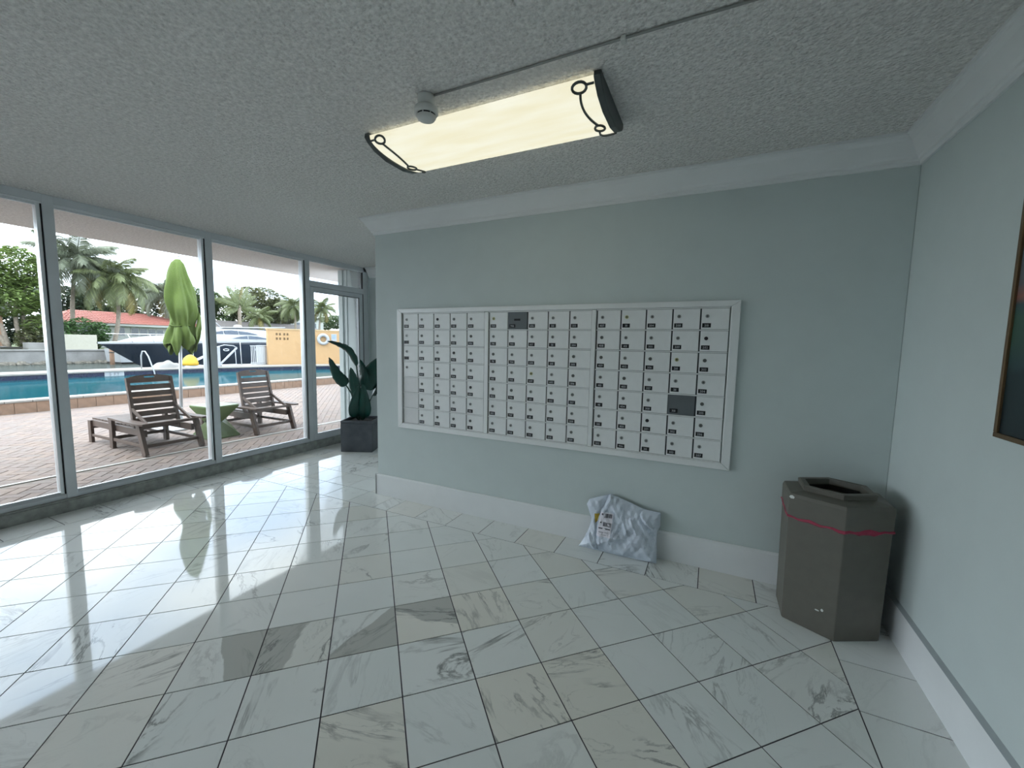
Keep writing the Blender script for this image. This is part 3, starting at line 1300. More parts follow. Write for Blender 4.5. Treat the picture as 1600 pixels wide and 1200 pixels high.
m = MB()
m.box(FX0 + .02, FX1 - .02, FY0 + .02, FY1 - .02, 2.5125, H)
m.build('housing', 'fixture_white', t)
m = MB()
m.smooth = True
m.grid(lambda u, v: (FX0 + .012 + u * (FX1 - FX0 - .024), *wrap(v)), 8, 28)
m.smooth = False
m.box(FX0 + .012, FX1 - .012, FY0, FY1, 2.5081, 2.512)
m.build('diffuser', 'diffuser', t)
prof = [(FY0 - .006, H - .001), (FY0 - .010, 2.502), (FY0 + .012, 2.482), (FY0 + .06, 2.458), (yc - .07, 2.440), (yc + .07, 2.440), (FY1 - .06, 2.458), (FY1 - .012, 2.482), (FY1 + .010, 2.502), (FY1 + .006, H - .001)]
for xa, xb in ((FX0 - .018, FX0 + .012), (FX1 - .012, FX1 + .018)):
    m = MB(); m.prism(prof, xa, xb, 'x'); m.build('end_cap', 'scroll_iron', t, bev=.004)


def wrap_pt(x, u, lift):
    y, z = wrap(u)
    y2, z2 = wrap(min(1, u + .01)); y1, z1 = wrap(max(0, u - .01))
    nn = Vector((y2 - y1, z2 - z1)).normalized()
    return (x, y + nn.y * lift, z - abs(nn.x) * lift)


for sgn, xe in ((1, FX0 + .012), (-1, FX1 - .012)):
    def ring(cx, cu, r):
        out = []
        for q in range(16):
            a_ = 2 * PI * q / 16
            out.append(wrap_pt(xe + sgn * (cx + r * math.cos(a_)), min(.985, max(.012, cu + r * math.sin(a_) / .46)), .006))
        return out
    m = MB()
    m.tube(ring(.062, .10, .030), .0058, 8, closed=True)
    m.tube(ring(.044, .60, .022), .0055, 8, closed=True)
    path = []
    for q in range(15):
        u = q / 14
        path.append(wrap_pt(xe + sgn * (.062 + .016 * math.sin(PI * u * .9) - .022 * u ** 2),   .165 + u * .385, .006))
    m.tube(path, .0055, 8)
    path = []
    for q in range(12):
        u = q / 11
        path.append(wrap_pt(xe + sgn * (.052 + .020 * math.sin(PI * u) - .052 * u ** 1.6), .65 + u * .27, .006))
    m.tube(path, .005, 8)
    path = [wrap_pt(xe + sgn * (.036 - .036 * q / 5), .085, .006) for q in range(6)]
    m.tube(path, .005, 8)
    m.build('scroll', 'scroll_iron', t)

# ================================================================== SMOKE DETECTOR, CONDUIT
DC = (3.475, -1.312, H)
t = thing('smoke_detector', 'white round smoke detector on the ceiling beside the light', 'detector', DC)
MB().lathe([(.036, .0), (.038, -.004), (.038, -.046), (.036, -.048)], 24, DC).build('base', 'detector_white', t)
MB().lathe([(.036, -.0482), (.050, -.052), (.053, -.058), (.053, -.074), (.047, -.080), (.030, -.080)], 24, DC).build('collar', 'detector_white', t)
MB().lathe([(.0415, -.0802), (.0415, -.087)], 24, DC).build('vent_slot', 'dark_gasket', t)
m = MB()
for q in range(8):
    a = 2 * PI * q / 8 + .3
    m.bar((DC[0] + .042 * math.cos(a), DC[1] + .042 * math.sin(a), H - .080), (DC[0] + .042 * math.cos(a), DC[1] + .042 * math.sin(a), H - .0875), .004, .004, (math.cos(a), math.sin(a), 0))
m.build('vent_rib', 'detector_white', t)
MB().lathe([(.043, -.0872), (.044, -.090), (.036, -.101), (.018, -.106), (.002, -.107)], 24, DC).build('cap', 'detector_white', t)
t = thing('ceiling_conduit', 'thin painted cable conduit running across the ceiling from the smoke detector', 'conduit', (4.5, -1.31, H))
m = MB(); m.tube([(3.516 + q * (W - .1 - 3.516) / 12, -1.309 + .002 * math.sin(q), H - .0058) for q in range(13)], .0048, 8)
m.build('tube', 'conduit_shadow_grey', t)
for xx in (4.335, 5.05):
    m = MB(); m.box(xx - .009, xx + .009, -1.324, -1.294, H - .0185, H - .0005); m.build('clip', 'detector_white', t, bev=.003)

# ================================================================== POTTED PLANT
PC = Vector((.494, 1.165, 0))
t = thing('potted_plant', 'dark green paddle leaf plant in a square charcoal planter by the glass door', 'plant', tuple(PC), R_(26), world=False)
hw = .205
m = MB()
m.box(-hw, hw, -hw, hw, 0, .375)
for (a, b, c, d_) in ((-hw, hw, -hw, -hw + .025), (-hw, hw, hw - .025, hw), (-hw, -hw + .025, -hw + .025, hw - .025), (hw - .025, hw, -hw + .025, hw - .025)):
    m.box(a, b, c, d_, .375, .41)
m.build('planter', 'pot_grey', t, bev=.006)
m = MB(); m.grid(lambda u, v: (-hw + .026 + u * 2 * (hw - .026), -hw + .026 + v * 2 * (hw - .026), .380 + .012 * mn.noise(Vector((u * 6, v * 6, 1)))), 10, 10)
m.build('soil', 'soil', t)
vd = Vector((PC.x - CAM.x, PC.y - CAM.y, 0)).normalized()
RZ = Matrix.Rotation(-R_(26), 3, 'Z')


def lp(p):  # world point -> planter space
    return RZ @ (Vector(p) - PC)


def plant_leaf(path, blade_from, wmax, depth, curl=.25, shift=.5, roll=0.0):
    """path: world points from soil to tip; blade starts at index blade_from"""
    P3 = [Vector(p) + vd * (depth * (i / (len(path) - 1))) for i, p in enumerate(path)]
    st_ = P3[:blade_from + 1]
    mid = P3[blade_from:]
    # resample blade midrib
    seg = []
    N = 16
    for q in range(N + 1):
        x = q / N * (len(mid) - 1)
        i = min(int(x), len(mid) - 2)
        f = x - i
        p0 = mid[max(i - 1, 0)]; p1 = mid[i]; p2 = mid[i + 1]; p3 = mid[min(i + 2, len(mid) - 1)]
        seg.append(.5 * ((2 * p1) + (p2 - p0) * f + (2 * p0 - 5 * p1 + 4 * p2 - p3) * f * f + (3 * p1 - p0 - 3 * p2 + p3) * f ** 3))
    m_ = MB()
    m_.smooth = True
    vs_ = []
    for q, p in enumerate(seg):
        d_ = (seg[min(q + 1, N)] - seg[max(q - 1, 0)]).normalized()
        side = d_.cross(vd).normalized()
        side = (side * math.cos(roll) + vd * math.sin(roll)).normalized()
        nrm = side.cross(d_).normalized()
        u = q / N
        wd = wmax * (math.sin(PI * min(1, u ** .62)) ** .8 if u > 0 else 0) * (1 - .15 * u) + .003
        for k in (-1, -.6, 0, .6, 1):
            rip = .006 * math.sin(q * 2.3 + k * 5) * abs(k)
            vs_.append(lp(p + side * (k * wd) + nrm * (curl * wd * abs(k) ** 1.5 + rip)))
    fs = []
    for q in range(N):
        for k in range(4):
            a_ = q * 5 + k
            fs.append((a_, a_ + 5, a_ + 6, a_ + 1))
    m_.add(vs_, fs)
    lf = m_.build('leaf', 'leaf_dark', t, raw=True, off=(0, 0, 0))
    so_ = lf.modifiers.new('thickness', 'SOLIDIFY'); so_.thickness = .0025
    m2 = MB()
    m2.tube([lp(p) for p in st_] + [lp(p) for p in seg[1:N - 1:2]], [.011 - .004 * i / len(st_) for i in range(len(st_))] + [.0055 - .0045 * i / 8 for i in range(len(seg[1:N - 1:2]))], 7)
    m2.build('stem', 'stem_dark', t, raw=True, off=(0, 0, 0))


plant_leaf([(.476, 1.146, .39), (.480, 1.151, .787), (.456, 1.126, 1.112), (.393, 1.060, 1.297), (.313, .978, 1.378), (.219, .880, 1.434)], 2, .070, -.02, .35, roll=.9)
plant_leaf([(.476, 1.146, .39), (.408, 1.076, .747), (.365, 1.032, .850), (.286, .950, .980), (.222, .884, 1.220)], 2, .092, .10, .25, roll=.5)
plant_leaf([(.476, 1.146, .39), (.467, 1.137, .616), (.455, 1.125, .70), (.427, 1.096, .92), (.407, 1.075, 1.095)], 2, .070, -.06, .25, roll=.3)
plant_leaf([(.500, 1.170, .39), (.512, 1.18, .42), (.520, 1.185, .62), (.512, 1.175, .89)], 1, .088, -.10, .25, roll=.25)
plant_leaf([(.464, 1.134, .39), (.447, 1.117, .43), (.440, 1.110, .60), (.470, 1.140, .85)], 1, .085, -.08, .25, roll=-.3)
plant_leaf([(.493, 1.164, .39), (.508, 1.179, .72), (.515, 1.186, .82), (.505, 1.177, 1.044), (.485, 1.155, 1.197)], 2, .075, .08, .3, roll=.7)
plant_leaf([(.499, 1.170, .39), (.502, 1.173, .70), (.520, 1.190, .80), (.600, 1.275, 1.04), (.663, 1.340, 1.225)], 2, .135, .05, .2, roll=.2)
plant_leaf([(.510, 1.181, .39), (.557, 1.230, .612), (.592, 1.266, .715), (.625, 1.300, .80), (.680, 1.36, .95)], 2, .05, .0, .3, roll=1.0)

# ================================================================== OUTSIDE: SOFFIT, PATIO
ZP = -.05
struct(MB().box(-1.75, -.14, -14, 9, 2.542, 2.80).build('soffit', 'soffit_stucco', off=(-.9, -2, 2.54)), 'pale stucco underside of the overhang outside')
patio = struct(MB().box(-7.2, -.16, -14, 14, -.3, ZP - .008).build('patio', 'paver_sand', off=(-3, 0, ZP)), 'patio of pinkish herringbone pavers')
PW = .105
A_P = R_(45)
cu_, su_ = math.cos(A_P), math.sin(A_P)
near, rest = [], []
for a in range(-120, 130):
    for b in range(-120, 130):
        k = (a - b) % 4
        if k == 0:
            c0, wx, wy = (a + 1.0, b + .5), 2, 1
        elif k == 3:
            c0, wx, wy = (a + .5, b + 1.0), 1, 2
        else:
            continue
        gx, gy = c0[0] * PW, c0[1] * PW
        x, y = gx * cu_ - gy * su_ - 3.2, gx * su_ + gy * cu_ + 1.0
        if not (-7.05 < x < -.28 and -3.4 < y < 9.5):
            continue
        if abs(x + 1.55) < .10:
            continue
        p = project((x, y, ZP))
        vis = p and -20 < p[0] < 540 and p[1] > 585 and y < 2.2
        (near if vis else rest).append((p[2] if p else 99, x, y, wx > wy))
near.sort()
rest += near[300:]
near = near[:300]
pv = {}
for hz_ in (True, False):
    lx, ly = (PW - .003, PW / 2 - .003) if hz_ else (PW / 2 - .003, PW - .003)
    m = MB()
    c8 = [(-lx, -ly), (lx, -ly), (lx, ly), (-lx, ly)]
    i8 = [(x * .95 if abs(x) == ly else math.copysign(abs(x) - .004, x), math.copysign(abs(y) - .004, y)) for x, y in c8]
    i8 = [(math.copysign(lx - .004, x), math.copysign(ly - .004, y)) for x, y in c8]
    m.add([(x, y, -.012) for x, y in c8] + [(x, y, -.003) for x, y in c8] + [(x, y, 0) for x, y in i8],
          [(8, 9, 10, 11)] + [(i, (i + 1) % 4, 4 + (i + 1) % 4, 4 + i) for i in range(4)] + [(4 + i, 4 + (i + 1) % 4, 8 + (i + 1) % 4, 8 + i) for i in range(4)])
    pv[hz_] = (m, m.mesh('paver', 'paver'))
rp = random.Random(4)
for _, x, y, hz_ in near:
    part('paver', pv[hz_][1], patio, (x + 3, y, rp.uniform(-.0015, .0015)), (R_(rp.uniform(-.5, .5)), R_(rp.uniform(-.5, .5)), A_P))
mb = MB()
for _, x, y, hz_ in rest:
    dz = rp.uniform(-.0015, .0015)
    mb.add([(x + vx * cu_ - vy * su_, y + vx * su_ + vy * cu_, ZP + vz + dz) for vx, vy, vz in pv[hz_][0].v], pv[hz_][0].f)
o = mb.build('pavers_beyond', 'paver', patio)
o['kind'] = 'stuff'
for n_ in range(46):
    m = MB(); m.box(-1.655, -1.575, -3.4 + n_ * .25, -3.4 + n_ * .25 + .244, ZP - .01, ZP); m.build('edge_paver', 'paver', patio)
m = MB(); m.box(-1.570, -1.525, -6, 9, ZP - .01, ZP + .003); m.build('joint_strip', 'joint_white', patio)

# ================================================================== POOL
WZ = .0
pool = sroot('swimming_pool', (-11, 4, 0), 'turquoise swimming pool with raised brick edge')
near_e = [(-7.45, -14), (-7.45, 14.5)]
far_e = [(-15.2, -14), (-15.25, 5), (-14.85, 7.8), (-13.6, 11.2), (-12.5, 12.6), (-11.4, 13.6), (-9.5, 14.5)]
poly = near_e + far_e[::-1]
m = MB(); m.add([(x, y, WZ) for x, y in poly], [tuple(range(len(poly)))]); m.build('water', 'pool_water', pool)
m = MB(); m.add([(x, y, -1.5) for x, y in poly], [tuple(range(len(poly)))])
n = len(poly)
m.add([(x, y, -1.5) for x, y in poly] + [(x, y, WZ - .06) for x, y in poly], [(i, (i + 1) % n, n + (i + 1) % n, n + i) for i in range(n)])
m.build('basin', 'pool_bottom', pool)
# waterline tile band
m = MB()
m.add([(x, y, WZ - .06) for x, y in poly] + [(x, y, .165) for x, y in poly], [(i, (i + 1) % n, n + (i + 1) % n, n + i) for i in range(n)])
m.build('waterline_tiles', 'pool_tile_blue', pool)
m = MB(); m.box(-7.44, -7.2, -14, 14.5, -.3, .04); m.build('edge_wall', 'paver_sand', pool)
br = MB().box(-.012, .012, -.142, .142, -.118, .092).mesh('edge_brick', 'pool_brick')
for q in range(62):
    part('edge_brick', br, pool, (-7.2 + 11, -2.2 + q * .29 - 4, .062 - .005))
for q in range(50):
    m = MB(); m.box(-7.50, -7.175, -2.3 + q * .36, -2.3 + q * .36 + .354, .15, .195); m.build('coping_stone', 'pool_cap', pool, bev=.01)
m = MB(); m.box(-7.50, -7.175, -14, -2.31, .15, .195); m.build('coping_run', 'pool_cap', pool)
# far coping and deck
for q in range(len(far_e) - 1):
    a, b = Vector(far_e[q]), Vector(far_e[q + 1])
    d_ = (b - a).normalized()
    nn = Vector((-d_.y, d_.x))
    if nn.x > 0: nn = -nn
    m = MB(); m.prism([tuple(a - nn * .06), tuple(b - nn * .06), tuple(b + nn * .34), tuple(a + nn * .34)], .155, .205)
    m.build('coping_run', 'pool_cap', pool)


def depth_tile(x, y, z, rot, label_txt):
    m_ = MB()
    m_.box(0, .012, -.28, .28, -.085, .085)
    m_.cur = 1
    tmp = MB()
    text_into(tmp, label_txt, 0, 0, .11, 0, .46)
    m_.add([(.0135, v[0], v[2]) for v in tmp.v], tmp.f)
    me = m_.mesh('depth_marker', ['white_paint', 'label_ink'])
    return part('depth_marker', me, pool, (x + 11, y - 4, z), (0, 0, rot))


depth_tile(-15.235, 4.42, .07, 0, '5 FT')
depth_tile(-12.88, 12.18, .07, R_(-40), '3 FT')
deck = struct(MB().prism([(-15.5, -14), (-15.5, 5.2), (-15.15, 8), (-13.9, 11.4), (-12.8, 12.9), (-11.6, 14.1), (-9, 15), (-9, 20), (-17.2, 20), (-17.2, -14)], -1.2, .165)
              .build('far_deck', 'deck_pale', off=(-16, 4, 0)), 'pale concrete deck along the far pool edge')

# ================================================================== LOUNGE CHAIRS


def lounge_chair(loc, label):
    t_ = thing('lounge_chair', label, 'lounge chair', loc, 0.0, 'slatted chairs beside the pool', world=False)

    def pt(nm, m_, bev=.003):
        return m_.build(nm, 'wood_brown', t_, raw=True, off=(0, 0, 0), bev=bev)
    for s_ in (-1, 1):
        m_ = MB(); m_.bar((-.10, s_ * .262, .275), (-1.58, s_ * .262, .275), .034, .085); pt('side_rail', m_)
        m_ = MB(); m_.prism([(.07, s_ * .30), (.07, s_ * .36), (.0, s_ * .385), (-.30, s_ * .385), (-.86, s_ * .35), (-.86, s_ * .275), (.0, s_ * .275)][::s_], .402, .428); pt('armrest', m_)
        m_ = MB(); m_.bar((.0, s_ * .315, .012), (-.135, s_ * .315, .402), .042, .088, (1, 0, 0)); m_.box(-.045, .046, s_ * .315 - .021, s_ * .315 + .021, 0, .012); pt('leg', m_)
        m_ = MB(); m_.box(-.93, -.845, s_ * .30 - .02, s_ * .30 + .02, 0, .402); pt('leg', m_)
        m_ = MB(); m_.box(-1.60, -1.515, s_ * .285 - .018, s_ * .285 + .018, 0, .315); pt('leg', m_)
        m_ = MB(); m_.bar((-.05, s_ * .30, .125), (-.88, s_ * .30, .125), .022, .04); pt('stretcher', m_)
        m_ = MB(); m_.bar((-.90, s_ * .285, .105), (-1.56, s_ * .285, .105), .02, .035); pt('stretcher', m_)
        m_ = MB(); m_.bar((-.445, s_ * .245, .555), (-.085, s_ * .245, .385), .022, .04); pt('back_strut', m_)
        m_ = MB(); m_.bar((-.395, s_ * .245, .25), (-.555, s_ * .238, .955), .036, .05, (1, 0, 0)); pt('back_stile', m_)
    m_ = MB(); m_.bar((-.045, -.30, .125), (-.045, .30, .125), .024, .042); pt('stretcher', m_)
    m_ = MB(); m_.bar((-.90, -.29, .135), (-.90, .29, .135), .024, .042); pt('stretcher', m_)
    m_ = MB(); m_.bar((-.10, -.30, .385), (-.10, .30, .385), .05, .034); pt('head_rail', m_)
    m_ = MB(); m_.bar((-1.56, -.27, .22), (-1.56, .27, .22), .024, .05); pt('stretcher', m_)
    sl = MB().box(-.047, .047, -.245, .245, -.011, .011).mesh('seat_slat', 'wood_brown')
    for q in range(11):
        part('seat_slat', sl, t_, (-.50 - q * .107, 0, .329))
    bs = MB().box(-.011, .011, -.228, .228, -.033, .033).mesh('back_slat', 'wood_brown')
    tl = math.atan2(.16, .705)
    for q in range(7):
        f = (q + .75) / 8.25
        part('back_slat', bs, t_, (-.395 - .16 * f, 0, .25 + .705 * f), (0, -tl, 0))
    # arched top rail with a hand slot
    m_ = MB()
    w2 = .255

    def zt(y): return .10 - .034 * (abs(y) / w2) ** 2.2
    ysl = [-w2, -.18, -.12, -.058, -.03, .03, .058, .12, .18, w2]
    for a_, b_ in zip(ysl[:-1], ysl[1:]):
        slot = abs(a_ + b_) / 2 < .058
        cells = [(0, .060), (.082, None)] if slot else [(0, None)]
        for lo, hi in cells:
            za, zb = (zt(a_), zt(b_)) if hi is None else (hi, hi)
            m_.add([(x, y, z) for x in (-.013, .013) for y, z in ((a_, lo), (b_, lo), (b_, zb), (a_, za))],
                   [(0, 1, 2, 3), (7, 6, 5, 4), (0, 4, 5, 1), (1, 5, 6, 2), (2, 6, 7, 3), (3, 7, 4, 0)])
    ob = part('top_rail', m_.mesh('top_rail', 'wood_brown'), t_, (-.395 - .16 * .91, 0, .25 + .705 * .91), (0, -tl, 0))
    return t_


lounge_chair((-1.60, -.02, ZP), 'brown slatted lounge chair left of the green side table')
lounge_chair((-1.63, 1.40, ZP), 'brown slatted lounge chair right of the green side table')

# ================================================================== SIDE TABLE
t = thing('side_table', 'green hourglass side table between the two lounge chairs', 'table', (-2.10, .745, ZP), R_(4), world=False)
m = MB(); m.box(-.235, .235, -.215, .215, .462, .49); m.build('table_top', 'table_green', t, raw=True, off=(0, 0, 0), bev=.004)


def anti(z0, z1, s0, r1):
    sq = [(-s0, -s0 * .92), (s0, -s0 * .92), (s0, s0 * .92), (-s0, s0 * .92)]
    dm = [(0, -r1), (r1, 0), (0, r1), (-r1, 0)]
    vs_ = [(x, y, z0) for x, y in sq] + [(x, y, z1) for x, y in dm]
    fs = []
    for i in range(4):
        fs += [(i, (i + 1) % 4, 4 + i), ((i + 1) % 4, 4 + (i + 1) % 4, 4 + i)]
    return MB().add(vs_, fs)


m = anti(.462, .245, .233, .155); m.build('upper_body', 'table_green', t, raw=True, off=(0, 0, 0))
m = anti(.022, .245, .233, .155); m.build('lower_body', 'table_green', t, raw=True, off=(0, 0, 0))
m = MB(); m.box(-.235, .235, -.215, .215, 0, .022); m.build('foot', 'table_green', t, raw=True, off=(0, 0, 0), bev=.004)

# ================================================================== UMBRELLA
t = thing('patio_umbrella', 'closed lime green patio umbrella standing by the pool', 'umbrella', (-3.22, .82, ZP), 0, world=False)
tilt = (.927 - .82) / 2.74


def up(z): return Vector((0, tilt * z, z))


m = MB(); m.tube([up(0.03), up(1.0), up(2.80)], .024, 12); m.build('pole', 'pole_grey', t, raw=True, off=(0, 0, 0))
m = MB(); m.lathe([(.02, 0), (.022, .03), (.012, .06), (.002, .07)], 12, tuple(up(2.80))); m.build('finial', 'pole_grey', t, raw=True, off=(0, 0, 0))
m = MB(); m.box(-.33, .27, -.34, .20, 0, .028); m.build('base_plate', 'base_white', t, raw=True, off=(0, 0, 0), bev=.01)
m = MB(); m.lathe([(.055, .028), (.05, .06), (.034, .08), (.032, .34), (.027, .35)], 16); m.build('base_sleeve', 'pole_grey', t, raw=True, off=(0, 0, 0))
KZ = [(2.76, .035), (2.70, .085), (2.60, .12), (2.45, .165), (2.28, .205), (2.10, .225), (1.95, .225), (1.84, .200), (1.74, .165), (1.68, .155), (1.62, .185), (1.53, .215), (1.44, .225), (1.37, .205), (1.32, .17)]


def canopy(u, v):
    x = u * (len(KZ) - 1)
    i = min(int(x), len(KZ) - 2)
    f = x - i
    z = KZ[i][0] * (1 - f) + KZ[i + 1][0] * f
    r = KZ[i][1] * (1 - f) + KZ[i + 1][1] * f
    a = 2 * PI * v
    tw = .9 * math.sin(u * 5.0)
    amp = .30 * min(1, u * 2.2)
    fold = math.cos(6 * a + tw * 3) * amp + .14 * math.cos(11 * a - u * 9) * min(1, u * 2)
    n_ = mn.noise(Vector((math.cos(a) * 1.4, math.sin(a) * 1.4, z * 2.4)))
    rr = r * (.84 + .50 * fold + .36 * n_)
    zz = z + (.07 * math.cos(6 * a + 1) + .05 * math.sin(3 * a) if u > .9 else 0) * (u - .9) * 10
    c = up(z)
    return (c.x + rr * math.cos(a), c.y + rr * math.sin(a) + .02 * math.sin(z * 4), zz)


m = MB(); m.smooth = True; m.grid(canopy, 60, 96)
ob = m.build('canopy', 'umbrella_green', t, raw=True, off=(0, 0, 0))


def flap(u, v):   # a loose panel hanging on the right of the bundle
    z = 1.98 - u * .72
    y = .17 + .14 * math.sin(PI * min(1, u * 1.15)) * v + .02 * math.sin(u * 9)
    x = .10 + .05 * math.sin(v * 4 + u * 3)
    return (x, y + tilt * z, z + .03 * v)


m = MB(); m.smooth = True; m.grid(flap, 16, 8)
ob = m.build('canopy_flap', 'umbrella_green', t, raw=True, off=(0, 0, 0))
sm = ob.modifiers.new('thickness', 'SOLIDIFY'); sm.thickness = .004
m = MB(); m.tube([tuple(up(1.69) + Vector((.135 * math.cos(a * PI / 10),   .135 * math.sin(a * PI / 10), .012 * math.sin(a)))) for a in range(20)], .010, 6, closed=True)
m.build('tie_strap', 'umbrella_green', t, raw=True, off=(0, 0, 0))
# ================================================================== CANAL AND FAR BANK
CZ = -.5
struct(MB().box(-36.2, -17.2, -60, 90, CZ - .6, CZ).build('canal', 'canal_water', off=(-27, 10, CZ)), 'dark canal water behind the pool deck')
bank = struct(MB().box(-120, -36.9, -80, 120, -1.4, .46).build('far_bank', 'lawn', off=(-60, 10, .46)), 'grassy bank across the canal')
m = MB()
m.box(-36.9, -36.15, -80, 120, -1.4, .42)
m.box(-36.95, -36.05, -80, 120, .42, .50)
seaw = struct(m.build('seawall', 'concrete', off=(-36.5, 10, 0)), 'weathered concrete seawall across the canal')
# barnacled rocks at the waterline
rk = random.Random(11)
rocks = []
for q in range(4):
    m = MB()
    n, k = 10, 6
    sd_ = rk.random() * 50
    vs_ = []
    for i in range(k + 1):
        for j in range(n):
            a, b = 2 * PI * j / n, PI * i / k
            r = 1 + .35 * mn.noise(Vector((math.cos(a) * math.sin(b) * 1.3 + sd_, math.sin(a) * math.sin(b) * 1.3, math.cos(b) * 1.3)))
            vs_.append((r * math.sin(b) * math.cos(a), r * math.sin(b) * math.sin(a), r * math.cos(b)))
    m.add(vs_, [(i * n + j, i * n + (j + 1) % n, (i + 1) * n + (j + 1) % n, (i + 1) * n + j) for i in range(k) for j in range(n)])
    rocks.append(m.mesh('seawall_rock', 'seawall_dark'))
for q in range(26):
    y = 4.6 + q * .34 + rk.uniform(-.1, .1)
    sc_ = rk.uniform(.16, .30)
    ob = part('rock', rocks[q % 4], seaw, (.5 + rk.uniform(-.1, .15), y - 10, CZ + .02), (0, 0, rk.uniform(0, 6)))
    ob.scale = (sc_, sc_ * 1.3, sc_ * .75)

o = MB().box(-38.0, -36.6, 9.38, 11.42, .46, 1.56).build('boundary_wall', 'cream_wall', off=(-37.3, 10.4, .46), bev=.02)
tag(o, 'cream painted boundary wall block on the far seawall', 'wall')
o = MB().box(-38.2, -37.2, 8.1, 9.35, .46, .95).build('low_wall', 'concrete', off=(-37.7, 8.7, .46), bev=.02)
tag(o, 'low grey concrete wall left of the cream wall block', 'wall')
t = thing('floating_dock', 'white floating dock in front of the dark yacht bow', 'dock', (-34.5, 12.6, CZ))
m = MB(); m.prism([(11.5, CZ + .12), (13.5, CZ + .12), (13.1, CZ + .40), (12.2, .55), (11.4, .60)], -35.6, -33.4, 'x'); m.build('deck', 'white_paint', t, bev=.02)
m = MB(); m.box(-35.4, -33.6, 11.6, 13.2, CZ - .05, CZ + .12); m.build('float', 'shade_dark', t)
t = thing('dock_piling', 'brown wooden mooring piling beside the white floating dock', 'piling', (-33.2, 10.95, CZ))
m = MB(); m.lathe([(.13, -.3), (.125, 1.2), (.12, 1.25), (.05, 1.28)], 10, (-33.2, 10.95, CZ)); m.build('post', 'post_brown', t)
m = MB(); m.lathe([(.15, .82), (.15, .9)], 10, (-33.2, 10.95, CZ)); m.build('band', 'shade_dark', t)
# skiff and pavilion at the left
t = thing('small_skiff', 'small grey skiff lying on the far bank under the leafy tree', 'boat', (-37.6, 7.2, .50))
m = MB()
st = [(-1.0, .05, .20), (-.6, .22, .20), (.2, .30, .17), (.9, .30, .16)]
vs_ = []
for yy, wd, hh in st:
    vs_ += [(-37.6 - wd, 6.95 + yy, .50 + hh), (-37.6 - wd * .5, 6.95 + yy, .50 + .0), (-37.6 + wd * .5, 6.95 + yy, .50), (-37.6 + wd, 6.95 + yy, .50 + hh)]
fs = [(i * 4 + j, i * 4 + j + 1, i * 4 + 5 + j, i * 4 + 4 + j) for i in range(3) for j in range(3)] + [(0, 1, 2, 3), (12, 15, 14, 13)]
fs += [(i * 4, i * 4 + 4, i * 4 + 7, i * 4 + 3) for i in range(3)]
m.add(vs_, fs); m.build('hull', 'roof_grey', t)
m = MB(); m.box(-37.85, -37.35, 7.0, 7.15, .62, .69); m.build('thwart', 'white_paint', t)
t = thing('garden_pavilion', 'open pavilion with pale flat roof at the left edge of the far bank', 'pavilion', (-41.5, 6.2, .46))
m = MB(); m.box(-43.5, -39.5, 3.0, 7.95, 3.05, 3.38); m.build('roof', 'house_white', t)
for (x, y) in ((-39.9, 4.2), (-39.9, 6.0), (-39.9, 7.6), (-43.2, 7.6), (-43.2, 4.2)):
    m = MB(); m.box(x - .09, x + .09, y - .09, y + .09, .46, 3.05); m.build('post', 'post_brown', t)
m = MB(); m.box(-43.4, -43.3, 3.0, 7.9, .46, 3.05); m.build('roof_shade_panel', 'shade_dark', t)  # dark panel whose colour stands in for the shade under the roof

# ================================================================== HOUSES ACROSS THE CANAL
t = thing('red_roof_house', 'low white house with red tiled roof across the canal', 'house', (-46, 16, .46))
m = MB(); m.box(-52, -44.6, 11.7, 22.5, .46, 2.62); m.build('wall', 'house_white', t)
m = MB(); m.box(-44.6, -43.75, 11.3, 23.2, 2.44, 2.64); m.box(-52.6, -44.6, 11.3, 23.2, 2.5, 2.64); m.build('eave', 'house_white', t)
rz = [(-43.7, 2.64), (-48.0, 3.80), (-52.6, 2.64)]
nrow = 7
for q in range(nrow):       # courses of roof tiles on the near slope
    f0, f1 = q / nrow, (q + 1) / nrow
    ya0, ya1 = 11.2 + 2.4 * f0, 23.3 - 4.2 * f0
    yb0, yb1 = 11.2 + 2.4 * f1, 23.3 - 4.2 * f1
    xa, xb = -43.7 - 4.3 * f0, -43.7 - 4.3 * f1
    za, zb = 2.64 + 1.16 * f0, 2.64 + 1.16 * f1
    m = MB()
    m.add([(xa, ya0, za), (xa, ya1, za), (xb, yb1, zb), (xb, yb0, zb), (xa, ya0, za + .07), (xa, ya1, za + .07), (xb, yb1, zb + .02), (xb, yb0, zb + .02)],
          [(0, 3, 2, 1), (4, 5, 6, 7), (0, 1, 5, 4), (1, 2, 6, 5), (2, 3, 7, 6), (3, 0, 4, 7)])
    # rolls of barrel tile
    nt_ = 40
    for j in range(nt_):
        u = (j + .5) / nt_
        m.bar((xa, ya0 + (ya1 - ya0) * u, za + .07), (xb, yb0 + (yb1 - yb0) * u, zb + .03), .10, .05)
    m.build('roof_course', 'roof_red', t)
m = MB(); m.add([(-43.7, 11.2, 2.64), (-48, 13.6, 3.8), (-52.6, 11.2, 2.64), (-43.7, 23.3, 2.64), (-48, 19.1, 3.8), (-52.6, 23.3, 2.64)], [(0, 1, 2), (3, 5, 4), (1, 4, 5, 2)])
m.build('roof_back', 'roof_red', t)
for (a, b, z0, z1) in ((15.62, 16.12, 1.62, 2.30), (16.66, 17.14, 1.62, 2.27), (17.30, 17.82, 1.62, 2.25), (17.98, 18.48, 1.64, 2.22), (18.62, 19.12, 1.64, 2.18), (20.2, 21.0, 1.5, 2.2), (13.2, 14.2, 1.2, 2.3)):
    m = MB(); m.box(-44.62, -44.56, a - .05, b + .05, z0 - .05, z1 + .05); wn = m.build('window_frame', 'white_paint', t)
    m = MB(); m.box(-44.57, -44.545, a, b, z0, z1); m.build('pane', 'window_dark', wn)
